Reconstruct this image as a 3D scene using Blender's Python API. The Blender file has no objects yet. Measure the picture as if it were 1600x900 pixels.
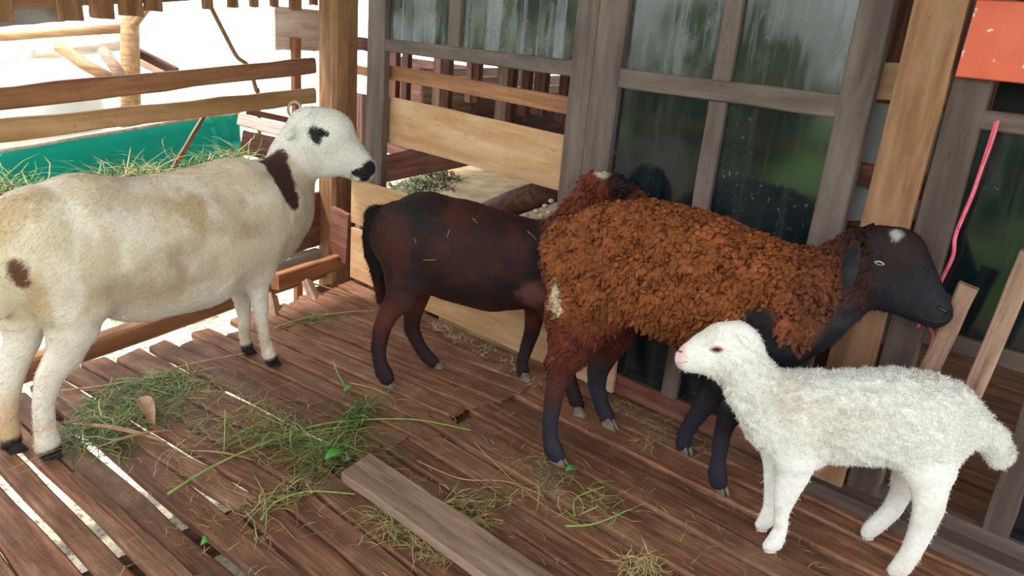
import bpy, bmesh, math, random
import numpy as np
from math import sin, cos, pi, radians, degrees, atan2, sqrt
from mathutils import Vector, Matrix
from mathutils.bvhtree import BVHTree

random.seed(7)
rng = np.random.default_rng(7)
scene = bpy.context.scene
col = scene.collection

# ------------------------------------------------------------------ camera
FPX = 1180.0                      # focal length in pixels of the 1600x900 frame
CAM_H = 1.15
PITCH, ROLL = radians(18.968), radians(5.013)
CF = np.array([0, cos(PITCH), -sin(PITCH)])
_R0 = np.array([1.0, 0, 0]); _U0 = np.array([0, sin(PITCH), cos(PITCH)])
CR = cos(ROLL) * _R0 + sin(ROLL) * _U0
CU = -sin(ROLL) * _R0 + cos(ROLL) * _U0
CAM = np.array([0, 0, CAM_H])
cd = bpy.data.cameras.new('camera'); cd.sensor_width = 36.0; cd.lens = FPX * 36.0 / 1600.0
cd.clip_start = 0.02; cd.clip_end = 200
cam = bpy.data.objects.new('camera', cd); col.objects.link(cam)
cam.matrix_world = Matrix(((CR[0], CU[0], -CF[0], CAM[0]), (CR[1], CU[1], -CF[1], CAM[1]),
                           (CR[2], CU[2], -CF[2], CAM[2]), (0, 0, 0, 1)))
scene.camera = cam

# ------------------------------------------------------------------ light
world = bpy.data.worlds.new('sky'); scene.world = world; world.use_nodes = True
bg = world.node_tree.nodes['Background']
bg.inputs['Color'].default_value = (0.93, 0.97, 1.0, 1)
bg.inputs['Strength'].default_value = 1.5
sd = bpy.data.lights.new('sun', 'SUN'); sd.energy = 2.4; sd.angle = radians(3); sd.color = (1, 0.95, 0.86)
sun = bpy.data.objects.new('sun', sd); col.objects.link(sun)
SUN_DIR = Vector((-0.50, 0.02, 0.86))        # towards the sun
sun.rotation_euler = SUN_DIR.to_track_quat('Z', 'Y').to_euler()
vs = scene.view_settings
vs.view_transform = 'Standard'; vs.look = 'None'; vs.gamma = 1.0; vs.use_curve_mapping = False
vs.exposure = 1.45

# ------------------------------------------------------------------ measuring helpers
def ray(x, y):
    d = CF * FPX + CR * (x - 800) + CU * (450 - y)
    return d / np.linalg.norm(d)
def FL(x, y, z=0.0):
    d = ray(x, y); return CAM + d * ((z - CAM_H) / d[2])
def plane_hit(x, y, P, N):
    d = ray(x, y); return CAM + d * (np.dot(P - CAM, N) / np.dot(d, N))
def depth_of(p): return float(np.dot(np.asarray(p) - CAM, CF))

P0 = FL(958, 614)                                  # a point at the foot of the window wall
WD = -ray(-600, -80); WD[2] = 0; WD /= np.linalg.norm(WD)   # along the wall, to the right
WN = np.array([WD[1], -WD[0], 0.0])                # out of the wall, into the pen
Z = np.array([0, 0, 1.0])
def W(u, v, z): return P0 + WD * u + WN * v + Z * z
def WP(x, y, v=0.0):                               # a point of the wall plane (offset v)
    return plane_hit(x, y, P0 + WN * v, WN)
def UV(p): q = np.asarray(p) - P0; return float(q @ WD), float(q @ WN), float(q[2])
FB = W(-1.70, -0.05, 0)
FE = W(-1.33, 1.39, 0) - FB; FE /= np.linalg.norm(FE)       # along the left fence, towards the camera
FN = np.array([FE[1], -FE[0], 0.0])
if np.dot(FN, CAM - FB) < 0: FN = -FN              # into the pen
def FP(x, y, off=0.0): return plane_hit(x, y, FB + FN * off, FN)

# ------------------------------------------------------------------ object helpers
def tag(o, label=None, cat=None, group=None, kind=None):
    if label: o['label'] = label
    if cat: o['category'] = cat
    if group: o['group'] = group
    if kind: o['kind'] = kind
    return o
def link(o, parent=None):
    col.objects.link(o)
    if parent is not None:
        o.parent = parent
        t = Vector((0, 0, 0)); p = parent
        while p is not None: t = t + p.location if p.parent is None else t; p = p.parent
        if parent.parent is None: o.matrix_parent_inverse = Matrix.Translation(-parent.location)
        else: o.matrix_parent_inverse = (M_of(parent)).inverted()
    return o
_mw = {}
def M_of(o): return _mw[o.name]
def empty(name, loc, label=None, cat=None, group=None, kind=None):
    o = bpy.data.objects.new(name, None); o.empty_display_size = 0.1
    o.location = Vector(loc); col.objects.link(o); _mw[o.name] = Matrix.Translation(o.location)
    return tag(o, label, cat, group, kind)
def mesh_obj(name, verts, faces, m, parent=None, center=None, smooth=False, colors=None):
    verts = np.asarray(verts, float)
    c = np.asarray(center if center is not None else verts.mean(0), float)
    me = bpy.data.meshes.new(name)
    me.from_pydata((verts - c).tolist() if len(verts) < 20000 else (verts - c), [], faces if isinstance(faces, list) else faces.tolist())
    if colors is not None:
        a = me.color_attributes.new('col', 'FLOAT_COLOR', 'POINT')
        cc = np.ones((len(verts), 4), np.float32); cc[:, :3] = colors
        a.data.foreach_set('color', cc.ravel())
    if smooth: me.polygons.foreach_set('use_smooth', np.ones(len(me.polygons), bool))
    me.materials.append(m); me.update()
    o = bpy.data.objects.new(name, me); o.location = Vector(c)
    link(o, parent); _mw[o.name] = Matrix.Translation(Vector(c))
    return o
def beam(name, p0, p1, w, t, nrm, m, parent=None, jit=0.002, seg=6, cham=None, taper=1.0, cut=0.0):
    """a sawn board from p0 to p1: w across, t thick along nrm"""
    p0 = np.asarray(p0, float); p1 = np.asarray(p1, float)
    X = p1 - p0; L = np.linalg.norm(X); X /= L
    Nn = np.asarray(nrm, float); Nn = Nn - X * (Nn @ X); Nn /= np.linalg.norm(Nn)
    Y = np.cross(Nn, X); c = (p0 + p1) / 2
    ch = cham if cham is not None else min(w, t) * 0.12
    vs_, fs = [], []
    for i in range(seg + 1):
        a = i / seg; x = (a - 0.5) * L
        hw = w / 2 * (1 + (taper - 1) * a); ht = t / 2
        j1, j2 = random.uniform(-jit, jit), random.uniform(-jit, jit)
        y0, y1 = -hw + j1, hw + j2; z0, z1 = -ht + random.uniform(-jit, jit) * .3, ht + random.uniform(-jit, jit) * .3
        for k, (y, z) in enumerate(((y0, z0 + ch), (y0, z1 - ch), (y0 + ch, z1), (y1 - ch, z1), (y1, z1 - ch), (y1, z0 + ch), (y1 - ch, z0), (y0 + ch, z0))):
            dx = 0
            if i in (0, seg): dx = cut * y * (1 if i else 1) + random.uniform(-jit, jit)
            vs_.append((x + dx, y, z))
    for i in range(seg):
        for k in range(8):
            a, b = i * 8 + k, i * 8 + (k + 1) % 8
            fs.append((a, b, b + 8, a + 8))
    fs.append(tuple(range(7, -1, -1))); fs.append(tuple(range(seg * 8, seg * 8 + 8)))
    me = bpy.data.meshes.new(name); me.from_pydata(vs_, [], [tuple(reversed(f)) for f in fs]); me.materials.append(m)
    bm = bmesh.new(); bm.from_mesh(me); bmesh.ops.recalc_face_normals(bm, faces=bm.faces); bm.to_mesh(me); bm.free()
    o = bpy.data.objects.new(name, me)
    M = Matrix(((X[0], Y[0], Nn[0], c[0]), (X[1], Y[1], Nn[1], c[1]), (X[2], Y[2], Nn[2], c[2]), (0, 0, 0, 1)))
    link(o, parent); o.matrix_world = M; _mw[o.name] = M
    if parent is not None: o.matrix_basis = M if parent.parent is None else M
    return o
def tube(name, pts, radii, m, parent=None, sides=8, caps=True, colors=None, smooth=True, flat=None):
    pts = [np.asarray(p, float) for p in pts]; n = len(pts)
    if not hasattr(radii, '__len__'): radii = [radii] * n
    vs_, fs = [], []
    prev = None
    for i in range(n):
        d = pts[min(i + 1, n - 1)] - pts[max(i - 1, 0)]; d = d / (np.linalg.norm(d) + 1e-9)
        if prev is None:
            a = np.cross(d, [0.13, 0.2, 0.97]); a /= np.linalg.norm(a)
        else:
            a = prev - d * (prev @ d); a /= np.linalg.norm(a)
        prev = a; b = np.cross(d, a)
        for k in range(sides):
            th = 2 * pi * k / sides
            vs_.append(pts[i] + radii[i] * (a * cos(th) + b * sin(th) * (flat or 1)))
    for i in range(n - 1):
        for k in range(sides):
            q = i * sides + k; r = i * sides + (k + 1) % sides
            fs.append((q, r, r + sides, q + sides))
    if caps:
        fs.append(tuple(range(sides - 1, -1, -1))); fs.append(tuple(range((n - 1) * sides, n * sides)))
    return mesh_obj(name, vs_, fs, m, parent, smooth=smooth)
def smooth_path(pts, n=8):
    pts = [np.asarray(p, float) for p in pts]; out = []
    for i in range(len(pts) - 1):
        p0 = pts[max(i - 1, 0)]; p1 = pts[i]; p2 = pts[i + 1]; p3 = pts[min(i + 2, len(pts) - 1)]
        for k in range(n):
            t = k / n
            out.append(0.5 * ((2 * p1) + (p2 - p0) * t + (2 * p0 - 5 * p1 + 4 * p2 - p3) * t * t + (3 * p1 - p0 - 3 * p2 + p3) * t ** 3))
    out.append(pts[-1]); return out

# ------------------------------------------------------------------ materials
def srgb(r, g, b):
    f = lambda c: (c / 255 / 12.92) if c / 255 <= 0.04045 else ((c / 255 + 0.055) / 1.055) ** 2.4
    return (f(r), f(g), f(b))
def newmat(name):
    m = bpy.data.materials.new(name); m.use_nodes = True
    nt = m.node_tree; b = nt.nodes['Principled BSDF']; return m, nt, b
def N_(nt, t, **kw):
    n = nt.nodes.new(t)
    for k, v in kw.items(): setattr(n, k, v)
    return n
def ramp(nt, fac, stops):
    r = N_(nt, 'ShaderNodeValToRGB'); e = r.color_ramp.elements
    while len(e) < len(stops): e.new(0.5)
    for i, (p, c) in enumerate(stops): e[i].position = p; e[i].color = (*c, 1)
    nt.links.new(fac, r.inputs[0]); return r.outputs[0]
def mixc(nt, f, a, b, mode='MIX'):
    n = N_(nt, 'ShaderNodeMix', data_type='RGBA', blend_type=mode)
    if isinstance(f, (int, float)): n.inputs[0].default_value = f
    else: nt.links.new(f, n.inputs[0])
    for i, s in ((6, a), (7, b)):
        if isinstance(s, tuple): n.inputs[i].default_value = (*s, 1)
        else: nt.links.new(s, n.inputs[i])
    return n.outputs[2]
def noise(nt, vec, scale, detail=4, rough=0.55, dist=0.0):
    n = N_(nt, 'ShaderNodeTexNoise'); n.inputs['Scale'].default_value = scale; n.inputs['Detail'].default_value = detail
    n.inputs['Roughness'].default_value = rough; n.inputs['Distortion'].default_value = dist
    nt.links.new(vec, n.inputs['Vector']); return n.outputs['Fac']
def mapped(nt, src, scale):
    mp = N_(nt, 'ShaderNodeMapping'); mp.inputs['Scale'].default_value = scale; nt.links.new(src, mp.inputs[0]); return mp.outputs[0]
def wood(name, c1, c2, c3=None, rough=0.75, grain=(3, 42, 42), var=0.35, dirt=None, dirt_amt=0.5, bump=0.25, speck=0.5, blot_s=(3.0, 9, 9), dust=None):
    m, nt, b = newmat(name)
    tc = N_(nt, 'ShaderNodeTexCoord'); oi = N_(nt, 'ShaderNodeObjectInfo')
    add = N_(nt, 'ShaderNodeVectorMath', operation='ADD')
    sc = N_(nt, 'ShaderNodeVectorMath', operation='SCALE'); sc.inputs['Scale'].default_value = 37.0
    cmb = N_(nt, 'ShaderNodeCombineXYZ')
    for i in range(3): nt.links.new(oi.outputs['Random'], cmb.inputs[i])
    nt.links.new(cmb.outputs[0], sc.inputs[0]); nt.links.new(tc.outputs['Object'], add.inputs[0]); nt.links.new(sc.outputs[0], add.inputs[1])
    v = add.outputs[0]
    g = noise(nt, mapped(nt, v, grain), 1.0, 6, 0.6, 0.4)
    c = ramp(nt, g, [(0.36, c1), (0.5, c2), (0.66, c3 or c2)])
    spk = noise(nt, mapped(nt, v, (28, 60, 60)), 1.0, 5, 0.75)
    c = mixc(nt, ramp(nt, spk, [(0.30, (0.55,) * 3), (0.42, (0, 0, 0))]), c, tuple(x * 0.45 for x in c1))
    c = mixc(nt, ramp(nt, spk, [(0.66, (0, 0, 0)), (0.78, (speck,) * 3)]), c, tuple(min(1, x * 1.7 + .06) for x in (c3 or c2)))
    blot = noise(nt, mapped(nt, v, blot_s), 1.0, 5, 0.65)
    if dust:
        c = mixc(nt, ramp(nt, noise(nt, mapped(nt, v, (1.6, 5, 5)), 1.0, 6, 0.7), [(0.48, (0, 0, 0)), (0.7, (0.75,) * 3)]), c, dust)
    if dirt:
        f = ramp(nt, blot, [(0.42, (0, 0, 0)), (0.68, (dirt_amt,) * 3)])
        c = mixc(nt, f, c, dirt)
    hv = N_(nt, 'ShaderNodeHueSaturation')
    mr = N_(nt, 'ShaderNodeMapRange'); mr.inputs[3].default_value = 1 - var; mr.inputs[4].default_value = 1 + var
    nt.links.new(oi.outputs['Random'], mr.inputs[0]); nt.links.new(mr.outputs[0], hv.inputs['Value']); nt.links.new(c, hv.inputs['Color'])
    nt.links.new(hv.outputs[0], b.inputs['Base Color']); b.inputs['Roughness'].default_value = rough
    b.inputs['Specular IOR Level'].default_value = 0.3
    fine = noise(nt, mapped(nt, v, (12, 160, 160)), 1.0, 3)
    bp = N_(nt, 'ShaderNodeBump'); bp.inputs['Strength'].default_value = bump; bp.inputs['Distance'].default_value = 0.004
    ad = N_(nt, 'ShaderNodeMath', operation='ADD'); nt.links.new(g, ad.inputs[0]); nt.links.new(fine, ad.inputs[1])
    nt.links.new(ad.outputs[0], bp.inputs['Height']); nt.links.new(bp.outputs[0], b.inputs['Normal'])
    return m
def plain(name, c, rough=0.7, c2=None, scale=12, bump=0.0, spec=0.3, trans=0):
    m, nt, b = newmat(name); tc = N_(nt, 'ShaderNodeTexCoord')
    n = noise(nt, tc.outputs['Object'], scale, 5)
    nt.links.new(ramp(nt, n, [(0.35, c), (0.65, c2 or tuple(x * 0.8 for x in c))]), b.inputs['Base Color'])
    b.inputs['Roughness'].default_value = rough; b.inputs['Specular IOR Level'].default_value = spec
    if bump:
        bp = N_(nt, 'ShaderNodeBump'); bp.inputs['Strength'].default_value = bump; bp.inputs['Distance'].default_value = 0.01
        nt.links.new(n, bp.inputs['Height']); nt.links.new(bp.outputs[0], b.inputs['Normal'])
    return m
def vcol(name, rough=0.8, spec=0.2, nscale=60, namt=0.25, sheen=0.0, bump=0.0):
    m, nt, b = newmat(name)
    a = N_(nt, 'ShaderNodeAttribute', attribute_name='col'); tc = N_(nt, 'ShaderNodeTexCoord')
    n = noise(nt, tc.outputs['Object'], nscale, 4)
    g = ramp(nt, n, [(0.3, (1 - namt,) * 3), (0.7, (1.0,) * 3)])
    nt.links.new(mixc(nt, 1.0, a.outputs['Color'], g, 'MULTIPLY'), b.inputs['Base Color'])
    b.inputs['Roughness'].default_value = rough; b.inputs['Specular IOR Level'].default_value = spec
    if sheen: b.inputs['Sheen Weight'].default_value = sheen; b.inputs['Sheen Roughness'].default_value = 0.5
    if bump:
        bp = N_(nt, 'ShaderNodeBump'); bp.inputs['Strength'].default_value = bump; bp.inputs['Distance'].default_value = 0.004
        nt.links.new(n, bp.inputs['Height']); nt.links.new(bp.outputs[0], b.inputs['Normal'])
    return m

M_floor = wood('floor_wood', srgb(98, 60, 44), srgb(126, 82, 60), srgb(148, 104, 78), 0.7, var=0.25, dirt=srgb(76, 54, 36), dirt_amt=0.7, bump=0.6, grain=(6, 60, 60), blot_s=(9, 16, 16), dust=srgb(152, 122, 98), speck=0.35)
M_grey = wood('weathered_plank', srgb(112, 88, 72), srgb(140, 114, 96), srgb(158, 136, 118), 0.8, var=0.05, dirt=srgb(96, 76, 60), dirt_amt=0.4)
M_post = wood('post_wood', srgb(116, 80, 54), srgb(142, 102, 70), srgb(164, 124, 90), 0.75, var=0.08, dirt=srgb(96, 64, 42), dirt_amt=0.5, grain=(3, 30, 30), speck=.3)
M_sash = wood('old_sash_wood', srgb(76, 61, 57), srgb(92, 77, 71), srgb(106, 91, 83), 0.6, var=0.06, dirt=srgb(134, 118, 108), dirt_amt=0.4, grain=(2.5, 24, 24), speck=.3)
M_ply = wood('pale_board', srgb(184, 140, 100), srgb(198, 158, 118), srgb(208, 174, 138), 0.65, var=0.05, dirt=srgb(160, 114, 78), dirt_amt=0.4, grain=(3, 18, 18), speck=.2)
M_plank = wood('new_plank', srgb(122, 82, 56), srgb(142, 100, 70), srgb(158, 116, 86), 0.65, var=0.03, dirt=srgb(182, 154, 128), dirt_amt=0.3, grain=(2.5, 26, 26), speck=.2)
M_rail = wood('rail_wood', srgb(128, 82, 54), srgb(148, 100, 68), srgb(166, 120, 86), 0.6, var=0.08, dirt=srgb(112, 70, 44), grain=(2, 26, 26), speck=.2)
M_rail2 = wood('rail_wood_pale', srgb(154, 116, 76), srgb(174, 136, 94), srgb(188, 152, 110), 0.6, var=0.05, dirt=srgb(134, 98, 64), grain=(2, 26, 26), speck=.2)
M_red = wood('red_wood', srgb(96, 52, 40), srgb(122, 72, 58), srgb(140, 92, 76), 0.7, var=0.12, dirt=srgb(150, 126, 112), dirt_amt=0.3)
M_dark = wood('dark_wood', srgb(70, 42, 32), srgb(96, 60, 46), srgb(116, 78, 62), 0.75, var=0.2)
M_slat = wood('bamboo_slat', srgb(86, 54, 40), srgb(118, 80, 58), srgb(134, 96, 72), 0.6, var=0.18)
M_pale = wood('bleached_wood', srgb(196, 178, 162), srgb(216, 202, 190), srgb(230, 220, 212), 0.8, var=0.08)
M_tan = wood('tan_pole', srgb(140, 104, 70), srgb(166, 130, 92), srgb(182, 150, 112), 0.7, var=0.1)
M_stick = wood('stick_wood', srgb(120, 90, 76), srgb(150, 118, 100), srgb(168, 138, 120), 0.7, var=0.1)

# painted orange board, flaking
def paint_mat():
    m, nt, b = newmat('orange_paint'); tc = N_(nt, 'ShaderNodeTexCoord')
    n = noise(nt, mapped(nt, tc.outputs['Object'], (10, 16, 10)), 1.6, 5, 0.6)
    f = ramp(nt, n, [(0.62, (0, 0, 0)), (0.66, (1, 1, 1))])
    n2 = noise(nt, tc.outputs['Object'], 7, 5)
    c = ramp(nt, n2, [(0.3, srgb(198, 78, 48)), (0.7, srgb(222, 100, 66))])
    nt.links.new(mixc(nt, f, c, srgb(220, 206, 190)), b.inputs['Base Color']); b.inputs['Roughness'].default_value = 0.5
    return m
M_orange = paint_mat()
def glass_mat(name, base, dust, dust_amt, see=0.0):
    m, nt, b = newmat(name); tc = N_(nt, 'ShaderNodeTexCoord'); gm = N_(nt, 'ShaderNodeNewGeometry')
    v = gm.outputs['Position']
    sp = noise(nt, v, 70, 3, 0.7); bl = noise(nt, mapped(nt, v, (5, 5, 3)), 1.0, 5, 0.65)
    s1 = ramp(nt, sp, [(0.63, (0, 0, 0)), (0.70, (1, 1, 1))]); s2 = ramp(nt, bl, [(0.45, (0, 0, 0)), (0.75, (1, 1, 1))])
    stk = ramp(nt, noise(nt, mapped(nt, v, (45, 45, 4)), 1.0, 4, 0.6), [(0.5, (0, 0, 0)), (0.8, (0.5,) * 3)])
    mul = mixc(nt, 1.0, s1, s2, 'MULTIPLY')
    film = mixc(nt, dust_amt, (0, 0, 0), s2)
    f = mixc(nt, 1.0, mul, film, 'ADD'); f = mixc(nt, dust_amt * 1.6, f, stk, 'ADD')
    c = mixc(nt, f, base, dust)
    nt.links.new(c, b.inputs['Base Color'])
    nt.links.new(ramp(nt, f, [(0.0, (0.10,) * 3), (0.6, (0.6,) * 3)]), b.inputs['Roughness'])
    b.inputs['Specular IOR Level'].default_value = 0.75
    if see:
        tr = N_(nt, 'ShaderNodeBsdfTransparent'); mx = N_(nt, 'ShaderNodeMixShader')
        mx.inputs[0].default_value = see
        nt.links.new(b.outputs[0], mx.inputs[1]); nt.links.new(tr.outputs[0], mx.inputs[2])
        nt.links.new(mx.outputs[0], nt.nodes['Material Output'].inputs[0])
    return m
M_glass = glass_mat('dark_glass', srgb(14, 24, 28), srgb(120, 130, 124), 0.10)
M_glass_hi = glass_mat('dusty_glass', srgb(46, 54, 48), srgb(136, 146, 136), 0.42, 0.14)
def ground_mat():
    m, nt, b = newmat('pale_ground'); tc = N_(nt, 'ShaderNodeTexCoord'); v = tc.outputs['Object']
    c = ramp(nt, noise(nt, v, 2.2, 6), [(0.35, srgb(176, 164, 140)), (0.6, srgb(206, 200, 186))])
    sp = noise(nt, v, 34, 6, 0.75); c = mixc(nt, ramp(nt, sp, [(0.5, (0, 0, 0)), (0.6, (0.85,) * 3)]), c, srgb(92, 88, 58))
    nt.links.new(c, b.inputs['Base Color']); b.inputs['Roughness'].default_value = 0.95
    bp = N_(nt, 'ShaderNodeBump'); bp.inputs['Strength'].default_value = 0.7; bp.inputs['Distance'].default_value = 0.02
    nt.links.new(sp, bp.inputs['Height']); nt.links.new(bp.outputs[0], b.inputs['Normal']); return m
M_grnd = ground_mat()
M_lawn = plain('lawn', srgb(70, 112, 40), 0.9, srgb(108, 140, 58), 6, 0.5)
M_tarp = plain('teal_tarpaulin', srgb(24, 146, 134), 0.45, srgb(40, 164, 150), 5, 0.15, 0.4)
_nt = M_tarp.node_tree; _b = _nt.nodes['Principled BSDF']; _tr = N_(_nt, 'ShaderNodeBsdfTranslucent'); _mx = N_(_nt, 'ShaderNodeMixShader')
_tr.inputs[0].default_value = (*srgb(44, 176, 164), 1); _mx.inputs[0].default_value = 0.5
_nt.links.new(_b.outputs[0], _mx.inputs[1]); _nt.links.new(_tr.outputs[0], _mx.inputs[2]); _nt.links.new(_mx.outputs[0], _nt.nodes['Material Output'].inputs[0])
M_white = plain('white_plastic', srgb(236, 236, 232), 0.6, srgb(222, 222, 216), 6)
M_greyp = plain('grey_panel', srgb(142, 142, 140), 0.7, srgb(168, 168, 166), 5)
M_black = plain('void_shade_black', srgb(26, 24, 24), 0.8)
M_pink = plain('pink_string', srgb(226, 84, 112), 0.4, srgb(240, 120, 140), 30)
M_roof = plain('roof_sheet', srgb(150, 140, 128), 0.7)
M_hoof = plain('hoof_horn', srgb(92, 84, 76), 0.5, srgb(128, 116, 100), 40)
M_hoofd = plain('hoof_black', srgb(30, 28, 30), 0.5, srgb(52, 46, 44), 40)
M_hoofp = plain('hoof_pale', srgb(196, 176, 158), 0.6, srgb(214, 196, 180), 40)
M_eye = plain('eye_dark', srgb(22, 16, 14), 0.08, None, 10, 0, 0.6)
M_eyew = plain('eye_pale', srgb(206, 204, 198), 0.2, srgb(186, 182, 172), 30, 0, 0.6)
M_eyeb = plain('eye_brown', srgb(118, 72, 62), 0.3, srgb(90, 52, 46), 30, 0, 0.5)
M_lid = plain('eyelid', srgb(30, 26, 26), 0.5)
M_lidp = plain('eyelid_pink', srgb(206, 168, 158), 0.6)
M_fur = vcol('short_coat', 0.75, 0.25, 120, 0.18, 0.0, 0.25)
M_furw = vcol('fleece', 0.9, 0.1, 90, 0.15, 0.0, 0.5)
M_lock = vcol('wool_locks', 0.8, 0.2, 40, 0.2)
M_grass = vcol('grass_blades', 0.6, 0.3, 30, 0.2)
M_leafg = plain('green_leaf', srgb(58, 128, 48), 0.5, srgb(90, 152, 64), 30)
M_leafd = plain('dry_leaf', srgb(150, 112, 84), 0.7, srgb(178, 140, 108), 30)
M_straw = plain('straw', srgb(178, 150, 108), 0.7, srgb(150, 116, 80), 30)
M_stem = plain('green_stem', srgb(112, 150, 66), 0.6, srgb(146, 168, 92), 30)
M_ring = plain('rattan', srgb(206, 180, 150), 0.6)
M_twig = plain('twig', srgb(136, 100, 70), 0.7, srgb(110, 78, 54), 30)
M_pebble = plain('pale_stone', srgb(216, 212, 204), 0.8, srgb(190, 184, 172), 20)

# ------------------------------------------------------------------ setting: ground, floor, roof
def quad_obj(name, pts, m, kind='structure'):
    o = mesh_obj(name, pts, [tuple(range(len(pts)))], m); return tag(o, kind=kind)
GZ = -0.55
c0 = W(0, 0, GZ)
def grid_ground(name, u0, u1, v0, v1, n, m, amp=0.02, z=GZ):
    vs_, fs = [], []
    for i in range(n + 1):
        for j in range(n + 1):
            p = W(u0 + (u1 - u0) * i / n, v0 + (v1 - v0) * j / n, z + random.uniform(-amp, amp)); vs_.append(p)
    for i in range(n):
        for j in range(n):
            a = i * (n + 1) + j; fs.append((a, a + n + 1, a + n + 2, a + 1))
    o = mesh_obj(name, vs_, fs, m, smooth=True); return tag(o, kind='structure')
tag(grid_ground('ground', -22, 14, -22, 2.6, 60, M_grnd, 0.03), 'pale sunlit earth around and under the raised pen')
tag(grid_ground('lawn', -22, 14, 2.6, 22, 30, M_lawn, 0.06), 'green grass on the open side of the pen')

floor = empty('floor', W(0, 0, 0), kind='structure')
tag(floor, 'raised floor of worn brown wooden slats with gaps')
# right-hand boards, parallel to the window wall
edges_r = [-0.06, 0.02, 0.095, 0.168, 0.285, 0.386, 0.468, 0.552, 0.632, 0.725, 0.812, 0.90, 0.985, 1.075, 1.165, 1.255, 1.345]
gap_r = {3: 0.014, 5: 0.008, 8: 0.018, 11: 0.012}
for i in range(len(edges_r) - 1):
    a, b = edges_r[i], edges_r[i + 1]; g = gap_r.get(i, 0.009); g2 = gap_r.get(i + 1, 0.009)
    a += g / 2; b -= g2 / 2
    u0 = -0.24 + random.uniform(-0.05, 0.05)
    zt = random.uniform(-0.009, 0.003)
    beam('plank', W(u0, (a + b) / 2, -0.014 + zt), W(2.35, (a + b) / 2, -0.014 + zt), b - a, 0.026, Z, M_floor, floor, 0.004, 24, 0.005)
# left-hand boards, a few degrees askew
TL = math.tan(radians(8.0))
def WLp(u, vj, z): return W(u, vj + TL * (-0.24 - u), z)
edges_l = [0.0, 0.095, 0.19, 0.275, 0.37, 0.45, 0.545, 0.63, 0.715, 0.805, 0.90, 1.015, 1.11, 1.19, 1.265]
gap_l = {4: 0.012, 7: 0.014, 10: 0.022, 12: 0.016, 13: 0.012}
for i in range(len(edges_l) - 1):
    a, b = edges_l[i] + gap_l.get(i, 0.009) / 2, edges_l[i + 1] - gap_l.get(i + 1, 0.009) / 2
    zt = random.uniform(-0.006, 0.004) + 0.003
    ue = -1.20 + random.uniform(-0.09, 0.05) - (0.15 if i < 6 else 0)
    u1 = -0.2 + random.uniform(-0.05, 0.04)
    beam('plank', WLp(ue, (a + b) / 2, -0.012 + zt), WLp(u1, (a + b) / 2, -0.012 + zt), b - a, 0.026, Z, M_floor, floor, 0.004, 14, 0.005, taper=0.97, cut=random.uniform(-.3, .3))
# front boards with open gaps where the sunlit ground shines through
edges_f = [(1.30, 1.372), (1.398, 1.468), (1.474, 1.516), (1.540, 1.592), (1.616, 1.70), (1.706, 1.785), (1.81, 1.90), (1.92, 2.0), (2.02, 2.1), (2.12, 2.2)]
for i, (a, b) in enumerate(edges_f):
    t = math.tan(radians(3.2)); vj = (a + b) / 2
    f = lambda u, z: W(u, vj - t * (u + 0.45), z)
    zt = random.uniform(-0.003, 0.003)
    ue = -1.12 + random.uniform(-.06, .06)
    beam('plank', f(ue, -0.012 + zt), f(2.35, -0.012 + zt), b - a, 0.026, Z, M_floor, floor, 0.004, 24, 0.005)
# fill near the wall on the left
beam('plank', W(-1.5, 0.05, -0.03), W(-0.2, 0.05, -0.03), 0.10, 0.026, Z, M_floor, floor)
beam('plank', W(-1.5, 0.155, -0.032), W(-0.2, 0.155, -0.032), 0.09, 0.026, Z, M_floor, floor)
# joists under the boards
for u in (-1.02, -0.25, 0.6, 1.5):
    beam('joist', W(u, -0.1, -0.075), W(u, 2.25, -0.075), 0.06, 0.08, Z, M_dark, floor)
# slatted floor of the next pen, beyond the wall
k = 0; v = -0.12
while v > -3.0:
    w = random.uniform(0.045, 0.062)
    beam('slat', W(0.55, v, -0.012 + random.uniform(-.004, .004)), W(4.4, v, -0.012), w - 0.006, 0.022, Z, M_slat, floor, 0.003, 6)
    v -= w

roof = mesh_obj('ceiling', [W(-3.3, -3.2, 2.0), W(4.5, -3.2, 2.0), W(4.5, -.15, 2.2), W(4.5, 2.7, 2.4), W(-2.3, 2.7, 2.4), W(-2.3, -.15, 2.2), W(-3.3, -.15, 2.2)], [(0, 1, 2, 5, 6), (2, 3, 4, 5)], M_roof)  # unseen roof, drawn outward to keep direct sun off the pens
tag(roof, 'unseen low sheet roof over the pens, edges shaped to block the sun', kind='structure')

# ------------------------------------------------------------------ window wall
def sash(name, label, u0, u1, z0, z1, v, sw, rails, muntins, panes, th=0.035, mat=M_sash, railmat=None):
    """rails: (z0,z1), muntins: (u0,u1,z0,z1), panes: (u0,u1,z0,z1,mat)"""
    e = empty(name, W((u0 + u1) / 2, v, z0), label, None, None, 'structure')
    beam('stile', W(u0 + sw[0] / 2, v, z0), W(u0 + sw[0] / 2, v, z1), sw[0], th, WN, mat, e, 0.0015)
    beam('stile', W(u1 - sw[1] / 2, v, z0), W(u1 - sw[1] / 2, v, z1), sw[1], th, WN, mat, e, 0.0015)
    for (a, b) in rails:
        beam('rail', W(u0 + sw[0] * .98, v - .002, (a + b) / 2), W(u1 - sw[1] * .98, v - .002, (a + b) / 2), b - a, th * .9, WN, mat, e, 0.0015)
    for (a, b, c, d) in muntins:
        beam('muntin', W((a + b) / 2, v - .002, c), W((a + b) / 2, v - .002, d), b - a, th * .8, WN, mat, e, 0.0015)
    for (a, b, c, d, mm) in panes:
        beam('pane', W(a - .006, v - .008, (c + d) / 2), W(b + .006, v - .008, (c + d) / 2), d - c + .012, 0.004, WN, mm, e, 0.0, 1, 0.0003)
    return e
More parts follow.
